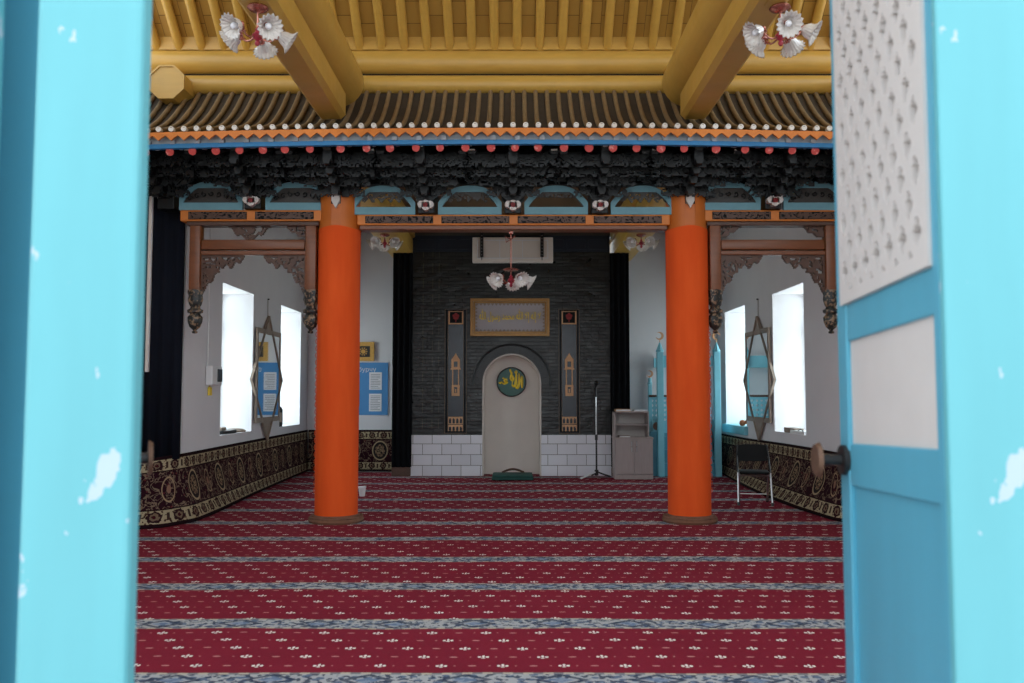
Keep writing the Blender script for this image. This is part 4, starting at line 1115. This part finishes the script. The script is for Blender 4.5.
# poster with papers
YP = 17.05
px0, pz1 = at(300, 362.5, 17.0); px1, pz0 = at(387.5, 415, 17.0)
px0 = -3.78
o = thing('poster', 'blue notice poster with white papers on the white wall behind the column', 'poster', ((px0 + px1) / 2, YP, pz0))
MB().box(px0, px1, YP - .02, YP - .001, pz0, pz1).build('board', 'poster', o)
for c_ in range(3):
    for r_ in range(2):
        cxp = ax(375.3, 380, 17.0) - c_ * .52; cz = az(381, 17.0) if r_ == 0 else az(402.5, 17.0)
        hw, hh = .125, .175
        p = MB().box(cxp - hw, cxp + hw, YP - .027, YP - .019, cz - hh, cz + hh).build('paper', 'paper', o)
        mb = MB()
        for l_ in range(9): mb.box(cxp - hw + .03, cxp + hw - .03 - .04 * ((l_ * 3) % 4 == 1), YP - .0285, YP - .0265, cz + hh - .05 - l_ * .034, cz + hh - .038 - l_ * .034)
        mb.build('print', 'ink', p)
text_mesh('бурчу', .125, 'title', 'paper', o, ax(376, 372, 17.0), YP - .022, az(371.5, 17.0) - .0, .003, 'RIGHT', 1.0)
gx0, gz1 = at(357, 342, 17.0); gx1, gz0 = at(374, 361, 17.0)
gx0 = gx1 - (gz1 - gz0) * 1.15
o = thing('framed_emblem', 'small gold framed square emblem just above the blue poster', 'picture', ((gx0 + gx1) / 2, YP, gz0))
mb = MB(); mb.ring(rect(gx0, gx1, gz0, gz1), rect(gx0 + .08, gx1 - .08, gz0 + .08, gz1 - .08), YP - .06, YP - .004); mb.build('frame', 'gold_pale', o)
MB().box(gx0 + .07, gx1 - .07, YP - .03, YP - .004, gz0 + .07, gz1 - .07).build('ground', 'black_plastic', o)
mb = MB(); cxg, czg = (gx0 + gx1) / 2, (gz0 + gz1) / 2
for q in range(10):
    a = 2 * pi * q / 10; mb.cyl((cxg + .07 * cos(a), YP - .04, czg + .07 * sin(a)), (cxg + .07 * cos(a), YP - .03, czg + .07 * sin(a)), .014, n=8)
mb.cyl((cxg, YP - .042, czg), (cxg, YP - .03, czg), .045, n=12); mb.build('medallion', 'gold_pale', o)
# little white thing on the floor at the column base
xx, _z = at(361, 491, 12.7)
o = thing('paper_cup', 'small white cup on the carpet just behind the column before the poster', 'cup', (xx, 12.8, .012))
mb = MB(); mb.lathe([(.04, .0), (.055, .13), (.058, .135), (.052, .13), (.037, .01), (0, .01)], (xx, 12.8, .014), 20); mb.build('cup', 'white', o, True)
mb = MB(); mb.lathe([(.055, .125), (.061, .13), (.061, .14), (.055, .142)], (xx, 12.8, .014), 20); mb.build('rim', 'paper', o, True)

# ================================================================== PULPIT SIDE
# cabinet
YQ = 15.3
x0 = ax(615, 450, YQ); x1 = ax(653, 450, YQ); zc0 = .02; zm = az(437.5, YQ); zt = az(411.5, YQ)
o = thing('cabinet', 'grey wood cabinet with open shelf over two doors beside the blue pulpit', 'cabinet', ((x0 + x1) / 2, YQ, .012))
dY = .42
mb = MB(); mb.box(x0, x1, YQ, YQ + dY, .012, .10, .004); mb.box(x0 - .01, x1 + .012, YQ - .012, YQ + dY, zm - .03, zm, .004)
mb.box(x0, x0 + .02, YQ + .01, YQ + dY, .10, zm - .03); mb.box(x1 - .02, x1, YQ + .01, YQ + dY, .10, zm - .03); mb.box(x0 + .02, x1 - .02, YQ + dY - .02, YQ + dY, .1, zm - .03); mb.build('body', 'cab', o)
xm = (x0 + x1) / 2
for a, b, hx in ((x0 + .003, xm - .002, xm - .045), (xm + .002, x1 - .003, xm + .045)):
    d_ = MB().box(a, b, YQ - .012, YQ + .008, .105, zm - .034, .003).build('door', 'cab', o)
    for hz in (zm - .11, zm - .21): 
        mb = MB(); mb.tube([(hx, YQ - .012, hz - .035), (hx, YQ - .035, hz - .025), (hx, YQ - .035, hz + .025), (hx, YQ - .012, hz + .035)], .009, 8); mb.build('handle', 'steel', d_, True)
x1s = x1 - .06
mb = MB(); mb.box(x0, x0 + .02, YQ + .05, YQ + dY, zm, zt); mb.box(x1s - .02, x1s, YQ + .05, YQ + dY, zm, zt); mb.box(x0, x1s, YQ + .05, YQ + dY, zt - .02, zt); mb.build('shelf_case', 'cab', o)
zs = az(425, YQ); MB().box(x0 + .02, x1s - .02, YQ + .06, YQ + dY - .02, zs - .01, zs + .01).build('shelf', 'cab', o)
MB().box(x0 + .02, x1s - .02, YQ + dY - .02, YQ + dY, zm, zt - .02).build('back_panel', 'cab_in', o)
def book(xa, xb, ya, yb_, za, zb_, cov, label):
    b = thing('book', label, 'book', ((xa + xb) / 2, (ya + yb_) / 2, za), 'books and papers on the cabinet')
    MB().box(xa, xb, ya, yb_, za, za + .006).box(xa, xb, ya, yb_, zb_ - .006, zb_).box(xa, xa + .006, ya, yb_, za, zb_).build('cover', cov, b)
    MB().box(xa + .008, xb - .006, ya + .006, yb_ - .006, za + .006, zb_ - .006).build('pages', 'paper', b)
book(x0 + .03, x0 + .30, YQ + .1, YQ + .34, zt, zt + .04, 'tan', 'tan book lying on top of the grey cabinet, nearer the black pillar')
book(x0 + .36, x0 + .60, YQ + .08, YQ + .32, zt, zt + .03, 'white', 'white book lying on top of the grey cabinet, nearer the pulpit')
book(x0 + .08, x0 + .28, YQ + .0, YQ + .24, zm, zm + .03, 'frame_grey', 'thin dull book lying on the worktop inside the grey cabinet shelf')

# microphone stand
xx = ax(596.5, 470, 15.55); Ym = 15.55
o = thing('microphone_stand', 'black and chrome microphone stand before the white tiles', 'stand', (xx, Ym, .012))
zt = az(397, Ym)
mb = MB(); mb.cyl((xx, Ym, .12), (xx, Ym, az(437, Ym)), .016, n=12); mb.build('lower_tube', 'black_plastic', o, True)
mb = MB(); mb.cyl((xx, Ym, az(438, Ym)), (xx, Ym, zt), .012, n=12); mb.build('upper_tube', 'steel', o, True)
mb = MB(); mb.cyl((xx, Ym, az(440, Ym)), (xx, Ym, az(434.5, Ym)), .026, n=12); mb.build('clutch', 'black_plastic', o, True)
mb = MB(); mb.tube([(xx, Ym, zt), (xx - .01, Ym, zt + .10), (xx - .02, Ym - .03, zt + .17)], .02, 10); mb.build('gooseneck', 'black_plastic', o, True)
mb = MB(); R = Vector((.05, -.5, .45)).normalized().to_track_quat('Z', 'Y').to_matrix().to_4x4(); mb.lathe([(.016, -.1), (.02, .02), (.034, .05), (.038, .08), (.03, .11), (0, .12)], (xx - .01, Ym - .05, zt + .2), 16, R); mb.build('microphone', 'black_plastic', o, True)
mb = MB(); mb.cyl((xx, Ym, .06), (xx, Ym, .16), .035, n=12); mb.build('leg_hub', 'black_plastic', o, True)
for (dx, dy, mt) in ((-.30, -.22, 'white'), (.26, .12, 'black_plastic'), (-.05, .34, 'black_plastic')):
    mb = MB(); mb.tube([(xx, Ym, .13), (xx + dx * .5, Ym + dy * .5, .075), (xx + dx, Ym + dy, .03)], [.014, .014, .018], 8); mb.build('leg', mt, o, True)

# pulpit
def crescent(mb, c, r, y, a0=.6):
    out = arc(c[0], c[1], r, a0, a0 + 2 * pi * .80, 22); inn = arc(c[0] + r * .30 * cos(a0 - .6), c[1] + r * .30 * sin(a0 - .6), r * .72, a0 + .25, a0 + 2 * pi * .80 - .25, 22)
    mb.prism(out + inn[::-1], y - .012, y + .012)
YM = 15.86
pl_, pr_ = ax(660.5, 420, YM), ax(717.5, 420, YM); pxc = (pl_ + pr_) / 2
o = thing('pulpit', 'light blue wooden pulpit with crescent-topped posts behind the orange column', 'pulpit', (pxc, YM, .012))
zp = az(352, YM)
def post(xc, yc, ztop, w, spire, cres):
    mb = MB().box(xc - w, xc + w, yc - w, yc + w, .012, ztop, .008)
    mb.lathe([(w * 1.25, 0), (w * 1.3, .03), (w * .95, .06), (.035, .12), (.018, spire - .02), (.008, spire)], (xc, yc, ztop), 8)
    p = mb.build('post', 'pulpit', o)
    mb = MB(); mb.cyl((xc, yc, ztop + spire - .01), (xc, yc, ztop + spire + .04), .008, n=8)
    crescent(mb, (xc, ztop + spire + .12 * cres), .075 * cres, yc, 3.5 if xc < pxc else .1); mb.build('crescent', 'tan', p)
post(pl_, YM, zp, .058, .18, 1.0); post(pr_, YM, zp, .058, .18, 1.0)
post(pl_ + .165, YM + 1.0, zp - .35, .05, .18, 1.0); post(pr_ - .02, YM + 1.0, zp - .35, .05, .18, 1.0)
zs1, zs0 = az(356, YM), az(366, YM)
def archb(x, z):
    u = abs(x - pxc) / ((pr_ - pl_) / 2); v = (z - zs0) / (zs1 - zs0); return v > .0 + .9 * max(0, 1 - u * 1.05) ** 2 * .8
mb = MB(); mb.fret(archb, pl_ + .058, pr_ - .058, zs0, zs1, .012, YM - .02, YM + .02); mb.build('arched_crosspiece', 'pulpit', o)
for yy in (YM + .98,):
    MB().box(pl_ + .05, pr_ - .05, yy, yy + .04, zs0, zs1).build('rear_crosspiece', 'pulpit', o)
# stair side on the cabinet side, with newel
nxp, nyp = ax(650.3, 430, 16.05), 16.05; znp = az(384.5, 16.05)
post(nxp, nyp, znp, .035, .10, .85)
zr1, zr0 = az(397, 15.95), az(425, 15.95)
def openwork(x, z):
    v = (z - zr0) / (zr1 - zr0); u = (x - nxp) / max(.05, (pl_ - nxp))
    if v > .9 or v < .12: return True
    cu_ = ((x * 11) % 1 - .5) ** 2 + ((z * 11) % 1 - .5) ** 2
    return cu_ > .085
mb = MB(); mb.fret(openwork, nxp + .02, pl_ - .05, zr0 - .12, zr1, .010, 15.93, 15.97); mb.build('openwork_rail', 'pulpit', o)
MB().box(nxp - .03, pl_ - .04, 15.92, 15.98, .012, zr0 - .12).build('side_board', 'pulpit_dark', o)
mb = MB(); mb.box(nxp - .03, pl_ - .03, 15.90, 16.0, zr1, zr1 + .04, .008); mb.build('hand_rail', 'wood_dark', o)
mb = MB(); mb.cyl((nxp + .1, 15.92, zr0 - .02), (nxp + .1, 15.90, zr0 - .02), .075, n=16); mb.build('rosette', 'wood_dark', o)
# right rail panel and the platform
def ow2(x, z):
    v = (z - zr0) / (zr1 - zr0)
    if v > .9 or v < .1: return True
    return ((x * 11) % 1 - .5) ** 2 + ((z * 11) % 1 - .5) ** 2 > .085
mb = MB(); mb.fret(ow2, pl_ + .06, pr_ - .06, zr0, zr1, .010, YM + .28, YM + .31); mb.build('front_openwork', 'pulpit', o)
mb = MB(); mb.box(pl_ + .06, pr_ - .06, YM + .27, YM + .32, zr1, zr1 + .04, .008); mb.build('front_rail', 'wood_dark', o)
mb = MB().box(pl_ + .05, pr_ - .05, YM + .26, YM + 1.0, .72, .80)
for i in range(3): mb.box(pl_ + .06, pr_ - .06, YM + .02 + .08 * i, YM + .30, .012 + .24 * i, .25 + .24 * i)
mb.build('platform_steps', 'pulpit_dark', o)
mb = MB()
for i in range(4): mb.ring(rect(pl_ + .08 + i * .235, pl_ + .29 + i * .235, zr0 - .34, zr0 - .05), rect(pl_ + .11 + i * .235, pl_ + .26 + i * .235, zr0 - .31, zr0 - .08), YM + .27, YM + .30)
mb.box(pl_ + .06, pr_ - .06, YM + .285, YM + .30, .74, zr0); mb.build('front_panel', 'pulpit', o)
for xx in (pl_, pr_): MB().box(xx - .02, xx + .02, YM + .05, YM + .96, .3, zr0 + .1).build('side_panel', 'pulpit', o)
# blue sill board of the far window on this side, and the curved wooden thing on it
a, b = WY[1]
MB().box(4.02, 4.60, a - .08, b + .02, ZW[0] - .14, ZW[0] + .012, .01).build('trim_2', 'pulpit', kind='structure')
xx, zz = at(740, 423.5, 15.15)
o = thing('wooden_handle', 'curved orange-brown wooden object on the sill between mirror and pulpit', 'handle', (xx, 15.1, ZW[0] + .01))
mb = MB(); zb = ZW[0] + .012
mb.tube([(4.10, 15.2, zb + .05), (4.14, 15.15, zb + .07), (4.16, 15.08, zb + .14), (4.18, 15.05, zb + .22), (4.2, 15.05, zb + .28)], [.02, .04, .03, .026, .012], 10); mb.build('shaft', 'skin_brown', o, True)
mb = MB(); mb.lathe([(0, -.06), (.045, -.04), (.06, 0), (.045, .04), (0, .06)], (4.08, 15.22, zb + .055), 14); mb.build('knob', 'skin_brown', o, True)
# device on the nearer sill
o = thing('label_device', 'small grey and white device on the sill nearest the open latticed door', 'device', (4.3, 12.6, ZW[0]))
MB().box(4.12, 4.34, 12.15, 12.75, ZW[0], ZW[0] + .05, .01).build('body', 'white', o)
MB().box(4.14, 4.28, 12.6, 13.1, ZW[0], ZW[0] + .075, .01).build('case', 'frame_grey', o)
mb = MB(); mb.tube([(4.13, 12.2, ZW[0] + .055), (4.13, 12.28, ZW[0] + .08), (4.13, 12.4, ZW[0] + .055)], .008, 6); mb.build('cord', 'black_plastic', o, True)

# folding chair, facing the doorway
cxh, cyh = 3.36, 12.0
o = thing('folding_chair', 'black folding chair with chrome legs before the patterned carpet', 'chair', (cxh, cyh, .012))
def LX(a): return cxh + a
hw = .225; rot = -.2
def R2(x, y): return (cxh + x * cos(rot) - y * sin(rot), cyh + x * sin(rot) + y * cos(rot))
def V3(x, y, z): p = R2(x, y); return (p[0], p[1], z)
for s_ in (-1, 1):
    mb = MB(); mb.tube([V3(s_ * hw, -.24, .014), V3(s_ * hw * .97, -.10, .44)], .012, 10); mb.build('front_leg', 'steel', o, True)
    mb = MB(); mb.tube([V3(s_ * hw * .97, -.10, .44), V3(s_ * hw * .96, .08, .58), V3(s_ * hw * .95, .17, .66), V3(s_ * hw * .9, .22, .81)], .012, 10); mb.build('back_upright', 'black_plastic', o, True)
    mb = MB(); mb.tube([V3(s_ * (hw - .03), .24, .014), V3(s_ * (hw - .03), .05, .30), V3(s_ * (hw - .03), -.12, .45)], .012, 10); mb.build('rear_leg', 'steel', o, True)
    mb = MB(); mb.cyl(V3(s_ * hw, -.243, .008), V3(s_ * hw, -.235, .05), .018, n=10); mb.cyl(V3(s_ * (hw - .03), .245, .008), V3(s_ * (hw - .03), .235, .05), .018, n=10); mb.build('foot_cap', 'black_plastic', o, True)
mb = MB(); mb.cyl(V3(-hw * .97, -.11, .405), V3(hw * .97, -.11, .405), .008, n=8); mb.build('front_stretcher', 'steel', o, True)
mb = MB(); mb.cyl(V3(-hw + .03, .17, .12), V3(hw - .03, .17, .12), .008, n=8); mb.build('rear_stretcher', 'steel', o, True)
Tm = Matrix.Translation((cxh, cyh, 0)) @ Matrix.Rotation(rot, 4, 'Z')
mb = MB(); mb.box(-.2, .2, -.2, .18, .425, .465, .018, Tm); mb.build('seat', 'leather', o, True)
mb = MB(); N = 10; vs = []
for (yo, zz) in ((0, .58), (0, .815), (.035, .815), (.035, .58)):
    for i in range(N + 1):
        t = i / N * 2 - 1; vs.append((t * .215, .135 + .3 * (zz - .58) + yo + .03 * (1 - t * t), zz - (.02 * t ** 4 if zz > .7 else -.02 * t ** 4)))
q = N + 1; fs = [(a * q + i, a * q + i + 1, ((a + 1) % 4) * q + i + 1, ((a + 1) % 4) * q + i) for a in range(4) for i in range(N)] + [(0, q, 2 * q, 3 * q), (N, N + 3 * q, N + 2 * q, N + q)]
mb.add(vs, fs, Tm); mb.build('backrest', 'leather', o, True)

# green mat in front of the niche
xa, xb = ax(491.5, 480, 15.15), ax(533.5, 480, 15.15)
o = thing('folded_mat', 'thick folded green mat on the carpet at the foot of the niche', 'mat', ((xa + xb) / 2, 15.4, .014))
MB().box(xa, xb, 15.12, 15.75, .014, .055, .018).build('lower_fold', 'green_mat', o, True)
MB().box(xa + .01, xb - .01, 15.14, 15.75, .056, .10, .018).build('upper_fold', 'green_mat', o, True)
mb = MB(); mb.tube([(xa + .18 + .4 * t, 15.7, .10 + .06 * sin(pi * t)) for t in [i / 12 for i in range(13)]], .02, 8); mb.build('curled_edge', 'wood_dark', o, True)

# ================================================================== ENTRANCE DOORS
# open leaf with lattice: local s from hinge to free edge, height z, sagging a little at the free end
def leaf(name, hinge, free, face, lattice, knob):
    """face: +1 if the visible (hall-opening) side looks to -x"""
    h = Vector((hinge[0], hinge[1], 0)); d = Vector((free[0] - hinge[0], free[1] - hinge[1], 0)); L = d.length; d.normalize()
    nrm = Vector((-d.y, d.x, 0)) * face
    ex = d - Vector((0, 0, .036)); ez = Vector((0.004 * d.x, .004 * d.y, 1))
    T = Matrix(((ex.x, -nrm.x, ez.x, h.x), (ex.y, -nrm.y, ez.y, h.y), (ex.z, -nrm.z, ez.z, 0), (0, 0, 0, 1)))
    o = shell(name, (hinge[0], hinge[1], 0))
    def part(mb, nm, mt, par=o, **k):
        mb.v = [tuple(T @ Vector(p)) for p in mb.v]; return mb.build(nm, mt, par, **k)
    th = .045; sw = .032; sl = .078
    zl = 0
    part(MB().box(0, sw, 0, th, -.05, 3.05, .004), 'hinge_stile', 'turq_leaf')
    part(MB().box(L - sl, L, 0, th, -.05, 3.05, .004), 'lock_stile', 'turq_leaf')
    for a, b in ((-.05, .16), (.55, .66), (1.30, 1.415), (1.70, 1.803), (2.95, 3.05)):
        part(MB().box(sw, L - sl, .003, th - .003, a, b, .004), 'rail', 'turq_leaf')
    part(MB().box(sw - .005, L - sl + .005, .014, th - .014, .16, .55), 'bottom_panel', 'turq_leaf')
    part(MB().box(sw - .005, L - sl + .005, .014, th - .014, .66, 1.30), 'lower_panel', 'turq_leaf')
    part(MB().box(sw - .005, L - sl + .005, .012, th - .012, 1.415, 1.70), 'white_panel', 'door_white')
    a, b, c, e = sw - .005, L - .052, 1.803, 2.95
    bk = part(MB().box(a, L - sl + .005, .030, .036, c, e), 'lattice_backing', 'door_back')
    if lattice:
        p, q = .085, .135
        def lat(s_, z):
            if s_ < a + .03 or s_ > b - .03 or z < c + .035 or z > e - .035: return True
            u = s_ / p; w = z / q
            f1 = abs((u + w) % 1 - .5); f2 = abs((u - w) % 1 - .5)
            return f1 < .215 or f2 < .215
        mb = MB(); mb.fret(lat, a, b, c, e, .0085, -.008, .012); part(mb, 'lattice', 'door_white', bk)
    # latch
    kz = knob; ks = L - .045
    mb = MB(); mb.cyl((ks, -.012, kz), (ks, .004, kz), .042, n=20); k_ = part(mb, 'latch_plate', 'iron', smooth=True)
    mb = MB(); mb.cyl((ks, -.012, kz), (ks, -.075, kz), .016, n=12); part(mb, 'latch_spindle', 'iron', k_, smooth=True)
    mb = MB(); mb.cyl((ks, -.072, kz), (ks, -.084, kz), .05, .044, n=20); part(mb, 'latch_knob', 'rust', k_, smooth=True)
    return o
leaf('door_1', (.886, 1.76), (.940, 2.46), 1, True, 1.368)
leaf('door_2', (-.815, 1.79), (-1.125, 2.46), -1, True, 1.372)
# jambs facing the outside
j = shell('trim_3', (.95, 1.70, 0))
MB().box(.864, 1.24, 1.70, 1.722, -.2, 4.0, .005).build('jamb_board', 'turq', j)
MB().box(.90, 1.24, 1.722, 1.80, -.2, 4.0).build('jamb_stop', 'turq', j)
j = shell('trim_4', (-.85, 1.70, 0))
MB().box(-.975, -.757, 1.70, 1.755, -.2, 4.0, .012).build('jamb_board', 'turq', j)
MB().box(-.975, -.95, 1.756, 1.90, -.2, 4.0).build('jamb_return', 'turq_leaf', j)
MB().box(-1.4, -.976, 1.86, 1.90, -.2, 4.0).build('recessed_board', 'turq_leaf', j)
MB().box(-1.4, -1.06, 1.70, 1.74, -.2, 4.0, .008).build('outer_board', 'turq', j)
mb = MB(); mb.box(-5.0, -1.4, 1.70, 1.8, -.2, .9); mb.box(1.24, 5.0, 1.70, 1.8, -.2, .9)
for q in (-4.6, -3.0, 2.9, 4.5): mb.box(q - .08, q + .08, 1.7, 1.8, .9, 4.0)
mb.build('wall_front', 'turq_leaf', kind='structure')

# ================================================================== LIGHT
sl_ = bpy.data.lights.new('sun', 'SUN'); sl_.energy = 3.2; sl_.angle = .02; sl_.color = (1, .96, .9)
so_ = bpy.data.objects.new('sun', sl_); COL.objects.link(so_); so_.location = (0, 12, 14)
so_.rotation_euler = Vector((0, -.62, -1)).to_track_quat('-Z', 'Y').to_euler()
w = bpy.data.worlds.new('overcast'); S.world = w; w.use_nodes = True
bg = w.node_tree.nodes['Background']
tc = w.node_tree.nodes.new('ShaderNodeTexCoord'); sp = w.node_tree.nodes.new('ShaderNodeSeparateXYZ'); w.node_tree.links.new(tc.outputs['Generated'], sp.inputs[0])
rp = w.node_tree.nodes.new('ShaderNodeValToRGB'); w.node_tree.links.new(sp.outputs[2], rp.inputs[0])
rp.color_ramp.elements[0].color = (.62, .66, .70, 1); rp.color_ramp.elements[1].color = (.78, .90, 1.0, 1)
rp.color_ramp.elements[1].position = .6
w.node_tree.links.new(rp.outputs[0], bg.inputs[0]); bg.inputs[1].default_value = 1.5
S.view_settings.view_transform = 'Standard'; S.view_settings.look = 'None'
S.view_settings.exposure = 1.0; S.view_settings.gamma = 1.0; S.view_settings.use_curve_mapping = False
S.cycles.max_bounces = 10; S.cycles.diffuse_bounces = 5; S.cycles.glossy_bounces = 5; S.cycles.transmission_bounces = 6
S.cycles.caustics_reflective = False; S.cycles.caustics_refractive = False
